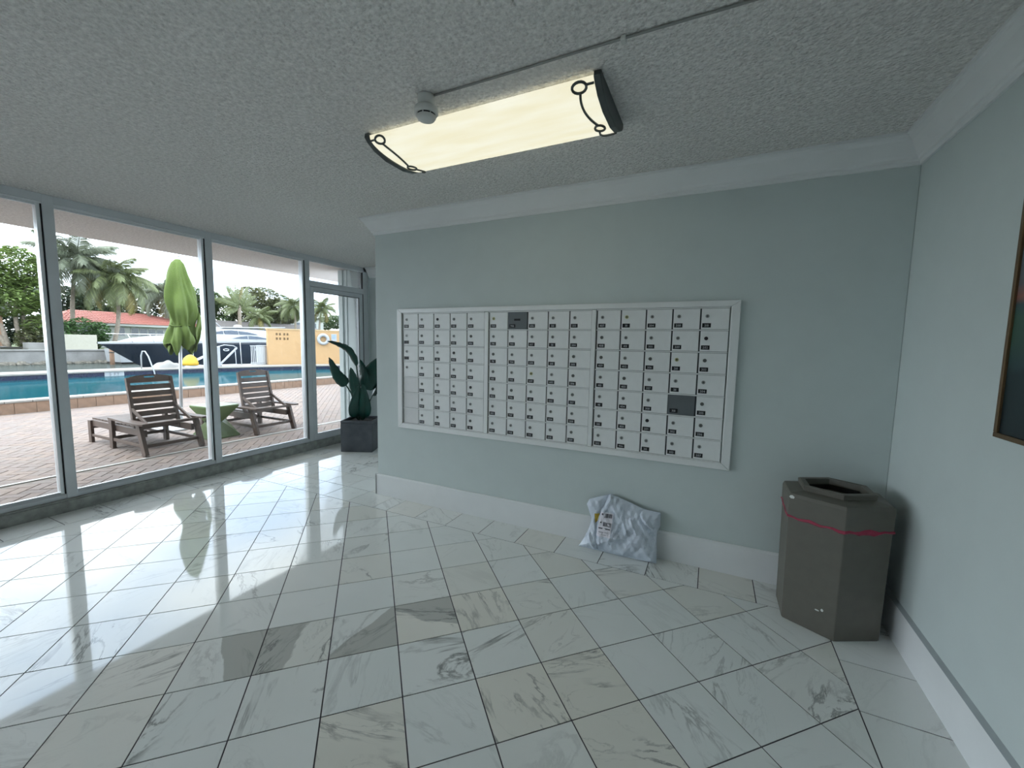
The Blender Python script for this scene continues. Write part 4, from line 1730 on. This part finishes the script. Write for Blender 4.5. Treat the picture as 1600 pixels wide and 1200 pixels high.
t = thing('grey_roof_house', 'long low house with grey roof behind the white yacht cabin', 'house', (-50, 33, .46))
m = MB(); m.box(-54, -48.6, 25.0, 41.0, .46, 2.75); m.build('wall', 'house_white', t)
m = MB(); m.add([(-47.9, 24.4, 2.7), (-51, 25.6, 3.75), (-54.5, 24.4, 2.7), (-47.9, 41.6, 2.7), (-51, 40.4, 3.75), (-54.5, 41.6, 2.7)], [(0, 1, 2), (3, 5, 4), (0, 3, 4, 1), (1, 4, 5, 2), (0, 2, 5, 3)])
m.build('roof', 'roof_grey', t)
for a in (27.5, 31.5, 35.2, 38.4):
    m = MB(); m.box(-48.62, -48.55, a, a + 1.1, 1.3, 2.3); wn = m.build('window_frame', 'white_paint', t)
    m = MB(); m.box(-48.56, -48.535, a + .06, a + 1.04, 1.36, 2.24); m.build('pane', 'window_dark', wn)
t = thing('white_house', 'small bright white house between the palms at far right', 'house', (-58, 42, .46))
m = MB(); m.box(-60, -56, 39.0, 47.5, .46, 5.0); m.build('wall', 'house_white', t)
m = MB(); m.box(-60.3, -55.7, 38.7, 47.8, 5.0, 5.25); m.build('roof', 'roof_grey', t)
for a in (40.0, 42.4, 44.8):
    m = MB(); m.box(-56.02, -55.95, a, a + 1.2, 3.2, 4.3); m.build('window_frame', 'window_dark', t)

# ================================================================== VEGETATION


def leaf_cloud(m_, blobs, n, size, seed, flat=.6):
    r = random.Random(seed)
    vs_, fs = [], []
    tot = sum(b[3] * b[4] * b[5] for b in blobs)
    for (cx, cy, cz, rx, ry, rz_) in blobs:
        for _ in range(max(8, int(n * rx * ry * rz_ / tot))):
            while True:
                p = Vector((r.uniform(-1, 1), r.uniform(-1, 1), r.uniform(-1, 1)))
                if p.length < 1: break
            if p.length > 1e-3 and r.random() < .8:
                p = p.normalized() * (p.length ** .35)
            c = Vector((cx + p.x * rx, cy + p.y * ry, cz + p.z * rz_))
            e = Euler((r.uniform(-1.2, 1.2) * flat, r.uniform(-1.2, 1.2) * flat, r.uniform(0, 6.28))).to_matrix()
            s_ = size * r.uniform(.6, 1.35)
            b = len(vs_)
            for q in ((-1, 0, 0), (0, -.42, .05), (1, 0, -.1), (0, .42, .05)):
                vs_.append(c + e @ (Vector(q) * s_))
            fs.append((b, b + 1, b + 2, b + 3))
    m_.add(vs_, fs)
    return m_


def trunk_tube(base, top, r0, r1, bend, seed, n=10):
    r = random.Random(seed)
    b, t_ = Vector(base), Vector(top)
    sd_ = Vector((0, r.uniform(-1, 1), 0))
    path = []
    for i in range(n + 1):
        u = i / n
        path.append(b.lerp(t_, u) + sd_ * (bend * math.sin(PI * u)))
    return path, [(r0 * (1 - u / n) + r1 * u / n) * (1 + .05 * math.sin(u * 2.1)) for u in range(n + 1)]


def broad_tree(name, label, base, blobs, n, size, mat, seed, trunks=1, group='leafy trees across the canal'):
    t_ = thing(name, label, 'tree', base, 0, group)
    r = random.Random(seed)
    top = sum((Vector(b[:3]) for b in blobs), Vector()) / len(blobs)
    for q in range(trunks):
        off = Vector((r.uniform(-.3, .3), r.uniform(-.6, .6), 0)) if trunks > 1 else Vector()
        pa, rr = trunk_tube(Vector(base) + off, top + off * 2.0, .16, .07, .3, seed + q)
        MB().tube(pa, rr, 8).build('trunk', 'trunk', t_)
    for q, b in enumerate(blobs[:5]):
        pa, rr = trunk_tube(Vector(base).lerp(top, .6), b[:3], .07, .025, .15, seed + 20 + q, 5)
        MB().tube(pa, rr, 6).build('branch', 'trunk', t_)
    leaf_cloud(MB(), blobs, n, size, seed).build('crown', mat, t_)
    return t_


GB = .46
broad_tree('leafy_tree', 'large bright green leafy tree at the left edge across the canal', (-39.5, 8.3, GB),
           [(-40, 7.0, 5.0, 1.6, 1.7, 1.6), (-40, 8.6, 6.2, 1.5, 1.4, 1.5), (-39.6, 9.3, 4.4, 1.3, 1.2, 1.3), (-39.5, 7.8, 3.7, 1.5, 1.6, 1.0), (-40, 9.6, 6.0, 1.0, .9, 1.0), (-40, 5.2, 5.5, 1.6, 1.6, 1.5), (-39.4, 9.3, 2.2, 1.0, .9, .8)],
           11000, .17, 'leaf_bright', 31, 4)
broad_tree('dark_tree', 'dark evergreen tree behind the red roof house', (-56, 20.0, GB),
           [(-56, 18.5, 5.7, 2.0, 2.4, 1.7), (-56, 21.5, 6.2, 2.0, 2.4, 1.7), (-56, 24.5, 6.2, 2.0, 2.2, 1.7), (-56, 15.5, 5.2, 2, 2.2, 1.4), (-56, 12.8, 5.0, 2, 2.2, 1.4), (-56, 20.0, 3.6, 2, 3.0, 1.2), (-56, 24.0, 3.6, 2, 3.0, 1.2), (-56, 17.0, 4.0, 2, 3.0, 1.2)], 12000, .25, 'leaf_deep', 32)
broad_tree('shade_tree', 'wide mid green tree between the umbrella and the fan palm', (-54, 27.0, GB),
           [(-54, 25.6, 5.6, 2, 2, 1.8), (-54, 28.0, 6.2, 2, 2.0, 1.6), (-53, 29.8, 5.4, 1.8, 1.8, 1.4), (-54, 26.8, 3.9, 1.8, 2.0, 1.0), (-53, 29.0, 3.6, 1.8, 2.0, 1.0)], 8000, .23, 'leaf_mid', 33)
broad_tree('olive_tree', 'tall olive green tree right of the fan palm', (-52, 33.5, GB),
           [(-52, 32.5, 7.0, 2, 1.8, 1.6), (-52, 34.6, 7.2, 2, 1.9, 1.5), (-52, 36.0, 5.8, 1.8, 1.7, 1.4), (-52, 33.6, 5.2, 1.8, 1.9, 1.2), (-52, 31.5, 5.0, 1.6, 1.5, 1.2), (-52, 33.0, 4.2, 1.6, 2.4, .9), (-52, 35.5, 4.4, 1.6, 2.0, 1.0)], 8500, .20, 'leaf_olive', 34)
broad_tree('round_tree', 'round olive tree left of the yellow wall', (-53, 37.5, GB),
           [(-53, 37.2, 6.2, 1.6, 1.5, 1.3), (-53, 38.6, 5.0, 1.6, 1.4, 1.2), (-53, 36.0, 4.5, 1.4, 1.4, 1.0)], 4500, .20, 'leaf_olive', 35)
broad_tree('distant_tree', 'small distant tree at the right end behind the life ring wall', (-60, 51.5, GB),
           [(-60, 51.0, 4.6, 1.6, 1.8, 1.2), (-60, 53.5, 5.0, 1.6, 1.8, 1.3)], 3000, .24, 'leaf_mid', 36)
o = thing('garden_hedge', 'rounded green garden hedge behind the cream wall block', 'hedge', (-39, 11.6, GB))
leaf_cloud(MB(), [(-39, 10.4, 1.7, .9, .8, .95), (-39, 11.4, 1.95, .9, .9, .95), (-39, 12.4, 1.75, .9, .7, .9), (-39, 12.0, 1.2, .8, .9, .7), (-39, 10.6, 1.0, .8, .9, .6)], 3600, .13, 41).build('foliage', 'leaf_hedge', o)
m = MB()
for yy in (10.4, 11.4, 12.3):
    m.tube([(-39, yy, GB), (-39, yy + .05, 1.6)], .05, 6)
m.build('stem', 'trunk', o)
o = thing('dark_hedge', 'tall dark hedge in the shade behind the leafy tree', 'hedge', (-44.5, 8.0, GB))
leaf_cloud(MB(), [(-44.5, 6.6, 1.7, .8, 1.3, 1.3), (-44.5, 8.4, 1.9, .8, 1.3, 1.5), (-44.5, 10.0, 1.8, .8, 1.1, 1.4)], 3200, .18, 43).build('foliage', 'leaf_deep', o)
m = MB()
for yy in (6.6, 8.3, 10.0):
    m.tube([(-44.5, yy, GB), (-44.5, yy + .05, 1.7)], .06, 6)
m.build('stem', 'trunk', o)
o = thing('low_shrub', 'low yellow green shrub at the foot of the leafy tree', 'shrub', (-39.1, 8.7, GB))
leaf_cloud(MB(), [(-39.1, 8.6, 1.2, .5, .7, .7), (-39.1, 9.1, 1.9, .5, .5, .9)], 900, .14, 42).build('foliage', 'leaf_olive', o)
MB().tube([(-39.1, 8.7, GB), (-39.1, 8.8, 1.5)], .05, 6).build('stem', 'trunk', o)


def frond_mesh(L, droop, nleaf, llen, mat, name='frond', rise=.25, lw=.030):
    m_ = MB()
    r = random.Random(int(L * 100 + droop * 37))
    N = 10
    spine = []
    p = Vector((0, 0, 0))
    for i in range(N + 1):
        u = i / N
        ang = rise - droop * u ** 1.3
        spine.append(p.copy())
        p = p + Vector((math.cos(ang), 0, math.sin(ang))) * (L / N)
    m_.tube(spine, [.045 * (1 - .85 * i / N) for i in range(N + 1)], 4)
    vs_, fs = [], []
    for k in range(nleaf):
        u = .12 + .88 * k / nleaf
        x = u * N
        i = min(int(x), N - 1)
        c = spine[i].lerp(spine[i + 1], x - i)
        d_ = (spine[i + 1] - spine[i]).normalized()
        ll = llen * (math.sin(PI * (.12 + .84 * u)) ** .7) * r.uniform(.85, 1.1)
        for s_ in (-1, 1):
            out = (Vector((0, s_, 0)) * .85 + d_ * .55 + Vector((0, 0, -.15 - .35 * droop * u + r.uniform(-.12, .12)))).normalized()
            mid = c + out * ll * .55
            tip = c + out * ll * .9 + Vector((0, 0, -.38 * ll))
            wv = d_ * lw
            b = len(vs_)
            vs_ += [c - wv * .6, c + wv * .6, mid + wv, mid - wv, tip]
            fs += [(b, b + 1, b + 2, b + 3), (b + 3, b + 2, b + 4)]
    m_.add(vs_, fs)
    return m_.mesh(name, mat)


def palm(label, base, crown, frondspec, nfr, seed, group='coconut palms across the canal', name='coconut_palm', r0=.17, r1=.11, yellow=0):
    t_ = thing(name, label, 'palm tree', base, 0, group)
    pa, rr = trunk_tube(base, crown, r0, r1, .35, seed, 14)
    tm = MB().tube(pa, rr, 9)
    tm.build('trunk', 'trunk', t_)
    r = random.Random(seed)
    meshes = frondspec
    for q in range(nfr):
        u = q / nfr
        az = q * 2.39996 + r.uniform(-.2, .2)
        lift = 1.15 - 2.05 * u + r.uniform(-.1, .1)
        me = meshes['y'] if (yellow and q >= nfr - yellow) else meshes['u'] if u < .35 else meshes['m'] if u < .7 else meshes['d']
        f = part('frond', me, t_, tuple(Vector(crown) - Vector(base)), (r.uniform(-.25, .25), -lift * .8, az))
        s_ = r.uniform(.85, 1.1)
        f.scale = (s_, s_, s_)
    return t_


def spec(L, ll, mat, n=26):
    return {'u': frond_mesh(L, 1.0, n, ll, mat, rise=.15), 'm': frond_mesh(L * 1.05, 1.5, n, ll * 1.05, mat, rise=.2), 'd': frond_mesh(L * 1.2, 1.9, n, ll * 1.15, mat, rise=.1), 'y': frond_mesh(L * 1.15, 1.7, n, ll * 1.1, 'palm_yellow', rise=.1)}


sg, sgr = spec(3.0, .95, 'palm_green', 60), spec(3.1, 1.05, 'palm_grey', 60)
s2 = spec(2.2, .68, 'palm_green', 48)
palm('tall coconut palm leaning beside the first window mullion', (-42, 11.9, GB), (-42, 12.4, 7.6), sgr, 30, 51, yellow=2)
palm('coconut palm with yellowing fronds in front of the red roof house', (-41, 13.9, GB), (-41, 14.3, 6.35), sg, 30, 52, yellow=3)
palm('coconut palm half hidden behind the closed umbrella', (-47, 20.4, GB), (-47, 20.6, 6.0), sgr, 18, 53, yellow=1)
palm('coconut palm just left of the door mullion', (-46, 34.4, GB), (-46, 34.5, 6.1), s2, 20, 54)
palm('coconut palm seen through the glass door', (-46, 38.6, GB), (-46, 39.0, 6.0), s2, 22, 55, yellow=3)
palm('far coconut palm low beside the fan palm trunk', (-47, 30.2, GB), (-47, 30.4, 4.3), s2, 14, 56, yellow=2)
# traveller-type fan palm: stiff fronds in one upright fan
t = thing('fan_palm', 'upright fan shaped palm above the white yacht cabin', 'palm tree', (-46, 27.4, GB))
pa, rr = trunk_tube((-46, 27.4, GB), (-46, 27.5, 5.4), .22, .17, .1, 61, 12)
MB().tube(pa, rr, 9).build('trunk', 'trunk', t)
fms = [frond_mesh(3.1, .35, 40, .60, 'palm_green', rise=.0, lw=.034), frond_mesh(2.7, .7, 36, .55, 'palm_green', rise=.1, lw=.034), frond_mesh(2.9, .2, 38, .5, 'palm_yellow', rise=.0, lw=.03)]
rf = random.Random(77)
for q in range(17):
    a = R_(-22 + q * 14)
    f = part('frond', fms[2] if q == 6 else fms[q % 2], t, (rf.uniform(-.15, .15), .1, 4.75), (0, 0, 0))
    a += rf.uniform(-.1, .1)
    tw = rf.uniform(-.7, .7)
    # frond plane swings in the y-z plane of the picture
    f.rotation_euler = (Matrix(((0, 0, 1), (math.cos(a), -math.sin(a), 0), (math.sin(a), math.cos(a), 0))) @ Matrix.Rotation(rf.uniform(-.35, .35), 3, 'Y') @ Matrix.Rotation(tw, 3, 'X')).to_euler()
    s_ = rf.uniform(.75, 1.05)
    f.scale = (s_, s_, s_)

# ================================================================== YACHT
YX = -22.0
t = thing('motor_yacht', 'dark hulled motor yacht with white cabin moored in the canal', 'yacht', (-24, 14, CZ))
stn = []
NS = 22
for i in range(NS + 1):
    u = i / NS
    stn.append(u)
BOW, STERN = 7.15, 22.5


def beam(u): return 2.15 * (1 - (1 - min(1, u / .42)) ** 2.2) ** .8 + .02


def sheer(u): return 1.10 + .18 * min(1, u * 2.2)


m = MB(); m.smooth = True
vs_ = []
LV = (0, .35, .7, .92, 1)
for u in stn:
    y_top = BOW + (STERN - BOW) * u
    rake = 2.5 * (1 - u) ** 1.5
    for k in LV:
        z = CZ - .25 + (sheer(u) - (CZ - .25)) * k
        y = y_top + rake * (1 - k)
        b = beam(u) * (.62 + .38 * k ** .7)
        vs_.append((-24.15 + b, min(y, STERN), z))
    for k in LV[::-1]:
        z = CZ - .25 + (sheer(u) - (CZ - .25)) * k
        y = y_top + rake * (1 - k)
        b = beam(u) * (.62 + .38 * k ** .7)
        vs_.append((-24.15 - b, min(y, STERN), z))
nn = len(LV) * 2
fs = [(i * nn + j, i * nn + j + 1, (i + 1) * nn + j + 1, (i + 1) * nn + j) for i in range(NS) for j in range(nn - 1)]
fs.append(tuple(NS * nn + j for j in range(nn)))
m.add(vs_, fs)
m.build('hull', 'hull_navy', t)
m = MB()
vs_ = []
for u in stn:
    y = BOW + (STERN - BOW) * u - .05
    for sgn in (1, -1):
        vs_ += [(-24.15 + sgn * (beam(u) + .03), y, sheer(u) - .03), (-24.15 + sgn * (beam(u) + .03), y, sheer(u) + .07)]
fs = []
for i in range(NS):
    a = i * 4
    fs += [(a, a + 4, a + 5, a + 1), (a + 2, a + 3, a + 7, a + 6), (a + 1, a + 5, a + 7, a + 3)]
m.add(vs_, fs)
m.build('deck', 'white_paint', t)
# foredeck and cabin as lofted white superstructure
SP = [(7.95, .35, 1.18, 1.19), (8.7, .9, 1.2, 1.40), (9.6, 1.35, 1.25, 1.52), (10.6, 1.5, 1.28, 1.60), (11.3, 1.52, 1.28, 1.72), (11.8, 1.5, 1.28, 1.93), (12.7, 1.45, 1.28, 2.10), (14.1, 1.42, 1.28, 2.14), (15.2, 1.42, 1.28, 2.12), (16.4, 1.42, 1.28, 1.98), (17.4, 1.40, 1.28, 1.70), (18.4, 1.40, 1.28, 1.45)]
m = MB(); m.smooth = True
vs_ = []
for y, b, z0, z1 in SP:
    for a, k in ((1.12, 0), (1.08, .45), (.95, .86), (.70, 1.0), (0, 1.05), (-.70, 1.0), (-.95, .86), (-1.08, .45), (-1.12, 0)):
        vs_.append((-24.15 + b * a, y, z0 + (z1 - z0) * k))
fs = [(i * 9 + j, i * 9 + j + 1, (i + 1) * 9 + j + 1, (i + 1) * 9 + j) for i in range(len(SP) - 1) for j in range(8)]
m.add(vs_, fs)
m.build('cabin', 'white_paint', t)


def yw(poly, nm='cabin_window', x=-22.50):
    m_ = MB()
    # follow the tumblehome of the cabin side: lean inwards with height
    vs_ = [(x - .28 * (z - 1.3), y, z) for y, z in poly] + [(x - .28 * (z - 1.3) - .05, y, z) for y, z in poly]
    n_ = len(poly)
    m_.add(vs_, [tuple(range(n_)), tuple(range(n_, 2 * n_))[::-1]] + [(i, (i + 1) % n_, n_ + (i + 1) % n_, n_ + i) for i in range(n_)])
    return m_.build(nm, 'boat_glass', t)


yw([(11.55, 1.71), (12.0, 1.86), (12.45, 1.95), (12.45, 1.73)])
yw([(12.52, 1.73), (12.52, 1.96), (13.0, 1.99), (13.35, 1.97), (13.35, 1.74)])
yw([(13.42, 1.74), (13.42, 1.965), (14.0, 1.90), (14.5, 1.79), (14.6, 1.75)])
yw([(12.9, 1.47), (13.4, 1.60), (13.9, 1.66), (13.9, 1.47)])
yw([(13.97, 1.47), (13.97, 1.665), (14.5, 1.64), (15.3, 1.50), (15.3, 1.47)])
for yy in (12.2, 14.1):
    m = MB(); m.tube([(-21.985, yy + .16 * math.cos(a * PI / 8), .78 + .06 * math.sin(a * PI / 8)) for a in range(16)], .02, 5, closed=True)
    m.build('porthole', 'chrome', t)
m = MB()
top = [(-22.55 - .9 * max(0, (9.5 - y)) / 2.0, y, 1.60 + .03 * (y - 7) / 3) for y in (7.25, 8.0, 8.8, 9.6, 10.4, 11.2)]
m.tube(top, .018, 5)
for p in top[1:]:
    m.tube([p, (p[0] + .05, p[1] + .18, sheer((p[1] - BOW) / (STERN - BOW)) + .05)], .014, 5)
m.build('bow_rail', 'chrome', t)
m = MB(); m.prism([(12.6, 2.12), (15.4, 2.22), (16.8, 2.30), (16.9, 2.36), (15.4, 2.30), (12.7, 2.19)], -25.3, -23.0, 'x'); m.build('roof_wing', 'white_paint', t, bev=.02)
m = MB(); m.tube([(-23.6, 12.9, 2.15), (-23.7, 12.3, 2.75)], .025, 6); m.build('antenna', 'white_paint', t)
m = MB(); m.lathe([(.22, 0), (.26, .06), (.22, .16), (.08, .2)], 14, (-24.1, 14.2, 2.2)); m.build('radar_dome', 'white_paint', t)

# ================================================================== FAR DECK FURNITURE
DK = .165
t = thing('pool_wall', 'yellow painted masonry wall with vent holes beyond the pool', 'wall', (-14.9, 12.3, DK))
P0, P1, P2 = Vector((-15.75, 10.70)), Vector((-15.20, 12.35)), Vector((-13.3, 14.9))


def wall_run(a, b, z0, z1, th, nm, mat, ext=0.0):
    d_ = (b - a).normalized()
    n_ = Vector((d_.y, -d_.x))
    if n_.x < 0: n_ = -n_
    a2, b2 = a - d_ * ext, b + d_ * ext
    m_ = MB(); m_.prism([tuple(a2 + n_ * ext), tuple(b2 + n_ * ext), tuple(b2 - n_ * (th + ext)), tuple(a2 - n_ * (th + ext))], z0, z1)
    m_.build(nm, mat, t)
    return d_, n_


d1, n1 = wall_run(P0, P1, DK, 1.97, .25, 'wall_panel', 'yellow_wall')
wall_run(P0, P1, 1.97, 2.03, .25, 'wall_cap', 'yellow_cap', .03)
d2, n2 = wall_run(P1, P2, DK, 1.97, .25, 'wall_panel', 'yellow_wall')
wall_run(P1, P2, 1.97, 2.03, .25, 'wall_cap', 'yellow_cap', .03)
for r_ in range(2):
    for c in range(4):
        p = P0 + d1 * (.42 + c * .155 + (.05 if c > 1 else 0)) + n1 * .002
        m = MB()
        z = 1.74 - r_ * .23
        q = [p - d1 * .045, p + d1 * .045]
        m.add([(*(q[0]), z - .06), (*(q[1]), z - .06), (*(q[1]), z + .06), (*(q[0]), z + .06)] + [(*(w_ + n1 * .004), zz) for w_, zz in ((q[0], z - .06), (q[1], z - .06), (q[1], z + .06), (q[0], z + .06))],
              [(4, 5, 6, 7), (0, 1, 5, 4), (1, 2, 6, 5), (2, 3, 7, 6), (3, 0, 4, 7)])
        m.build('vent_hole', 'hole_dark', t)


def on_wall2(s_, z, off):
    p = P1 + d2 * s_ + n2 * off
    return Vector((p.x, p.y, z))


t = thing('life_ring', 'white round life ring hanging on the yellow wall', 'life ring', tuple(on_wall2(.95, 1.20, .06)), 0)
c0 = on_wall2(.95, 1.52, .09)
m = MB(); m.tube([c0 + Vector((d2.x, d2.y, 0)) * (.235 * math.cos(a * PI / 14)) + Vector((0, 0, .235 * math.sin(a * PI / 14))) for a in range(28)], .085, 10, closed=True)
m.build('ring', 'white_paint', t)
m = MB()
for a in range(4):
    an = PI / 4 + a * PI / 2
    cc = c0 + Vector((d2.x, d2.y, 0)) * (.235 * math.cos(an)) + Vector((0, 0, .235 * math.sin(an)))
    rad = Vector((d2.x, d2.y, 0)) * math.cos(an) + Vector((0, 0, math.sin(an)))
    n3 = Vector((n2.x, n2.y, 0))
    m.tube([cc + rad * (.089 * math.cos(b * PI / 6)) + n3 * (.089 * math.sin(b * PI / 6)) for b in range(12)], .008, 5, closed=True)
m.build('rope_band', 'base_white', t)


def wall_sign(s_, z, w_, h_, label, txt):
    t_ = thing('pool_sign', label, 'sign', tuple(on_wall2(s_, z - h_ / 2, .005)), 0, 'notices on the yellow wall')
    a, b = on_wall2(s_ - w_ / 2, z, .004), on_wall2(s_ + w_ / 2, z, .004)
    n3 = Vector((n2.x, n2.y, 0))
    m_ = MB()
    m_.add([Vector((p.x, p.y, zz)) + n3 * k for k in (0, .012) for p, zz in ((a, z - h_ / 2), (b, z - h_ / 2), (b, z + h_ / 2), (a, z + h_ / 2))],
           [(4, 5, 6, 7), (0, 1, 5, 4), (1, 2, 6, 5), (2, 3, 7, 6), (3, 0, 4, 7)])
    m_.build('board', 'white_paint', t_)
    m_ = MB()
    for q in range(txt):
        z0 = z + h_ * (.30 - .16 * q)
        p, r2 = a.lerp(b, .15), a.lerp(b, .85 - .1 * (q % 2))
        m_.add([Vector((p.x, p.y, z0)) + n3 * .014, Vector((r2.x, r2.y, z0)) + n3 * .014, Vector((r2.x, r2.y, z0 + h_ * .07)) + n3 * .014, Vector((p.x, p.y, z0 + h_ * .07)) + n3 * .014], [(0, 1, 2, 3)])
    m_.build('lettering', 'sign_blue', t_)


wall_sign(1.50, 1.62, .28, .40, 'small blue lettered sign just right of the life ring', 4)
wall_sign(2.05, 1.62, .36, .44, 'wider blue lettered sign at the right end of the yellow wall', 4)
wall_sign(.22, 1.30, .22, .85, 'narrow tall white sign at the bend of the yellow wall', 5)
# picket gate with storage locker
t = thing('picket_gate', 'white metal picket gate beside the yellow wall', 'gate', (-16.0, 10.35, DK))
for q in range(9):
    m = MB(); y = 9.98 + q * .085; m.box(-16.015, -15.985, y, y + .032, DK, 1.12); m.build('picket', 'white_paint', t)
for z in (.25, 1.10):
    m = MB(); m.box(-16.02, -15.98, 9.95, 10.72, z, z + .05); m.build('rail', 'white_paint', t)
t = thing('deck_locker', 'tall white deck locker between the picket gate and the yellow wall', 'locker', (-16.4, 11.0, DK))
m = MB(); m.box(-16.75, -16.15, 10.74, 11.20, DK, 1.10); m.build('body', 'white_paint', t, bev=.01)
m = MB(); m.box(-16.77, -16.12, 10.72, 11.22, 1.10, 1.15); m.build('lid', 'white_paint', t, bev=.01)
m = MB(); m.box(-16.148, -16.135, 10.78, 11.16, .25, 1.05); m.build('door', 'base_white', t)
# pool lift
t = thing('pool_lift', 'pool access lift with a yellow covered seat on the far deck', 'lift', (-15.9, 7.3, DK))
m = MB(); m.box(-16.2, -15.6, 6.95, 7.75, DK, .26); m.build('base', 'base_white', t, bev=.02)
m = MB(); m.tube([(-15.9, 7.35, .26), (-15.9, 7.35, 1.05)], .04, 8); m.build('mast', 'white_paint', t)
m = MB(); m.bar((-15.9, 7.35, .42), (-15.9, 8.25, .85), .07, .09); m.build('boom', 'base_white', t)
m = MB(); m.lathe([(.30, 0), (.30, .10), (.24, .30), (.12, .42), (.03, .46)], 14, (-15.85, 7.22, .27)); m.build('seat_cover', 'yellow_cover', t)
m = MB(); m.box(-16.15, -15.75, 8.05, 8.42, DK, 1.10); m.build('control_box', 'white_paint', t, bev=.03)
m = MB(); m.box(-15.748, -15.74, 8.16, 8.22, .75, .95); m.build('latch', 'label_ink', t)
t = thing('folding_canopy_frame', 'white folding canopy frame right of the pool lift', 'frame', (-16.0, 9.0, DK))
m = MB(); m.bar((-16.0, 8.50, .24), (-16.0, 9.30, 1.02), .06, .07); m.build('strut', 'white_paint', t)
m = MB(); m.tube([(-16.0, 8.45, 1.08), (-16.0, 8.75, 1.16), (-16.0, 9.15, 1.12), (-16.0, 9.32, 1.02)], .025, 6); m.build('bow', 'white_paint', t)
for yy in (9.25, 9.5):
    m = MB(); m.tube([(-16.0, yy - .03, 1.02 if yy < 9.4 else 1.3), (-16.0, yy, DK)], .018, 6); m.build('post', 'base_white', t)
m = MB(); m.box(-16.25, -15.75, 8.45, 9.35, DK, .235); m.build('base', 'base_white', t, bev=.02)
# canvas heap left of the lift
t = thing('tarp_heap', 'grey tarpaulin heap left of the yellow pool lift seat', 'tarp', (-16.0, 6.4, DK))
m = MB(); m.smooth = True
m.grid(lambda u, v: (-16.3 + .6 * u, 5.9 + 1.05 * v, DK + max(0, .30 * math.sin(PI * u) ** .6 * math.sin(PI * v) ** .7 * (1 + .5 * mn.noise(Vector((u * 3, v * 4, 2)))))), 14, 18)
m.build('sheet', 'concrete', t)
# pool ladder rails
t = thing('pool_ladder', 'white inverted U pool ladder rail at the far pool edge', 'ladder', (-15.5, 5.5, DK))
for dx in (0,):
    m = MB(); m.tube([(-15.62, 5.40 + dx * .28, DK), (-15.60, 5.40 + dx * .28, .72), (-15.52, 5.42 + dx * .28, .90), (-15.40, 5.45 + dx * .28, .90), (-15.28, 5.50 + dx * .28, .70), (-15.10, 5.58 + dx * .28, .10), (-15.05, 5.6 + dx * .28, -.25)], .025, 8)
    m.build('rail', 'white_paint', t)
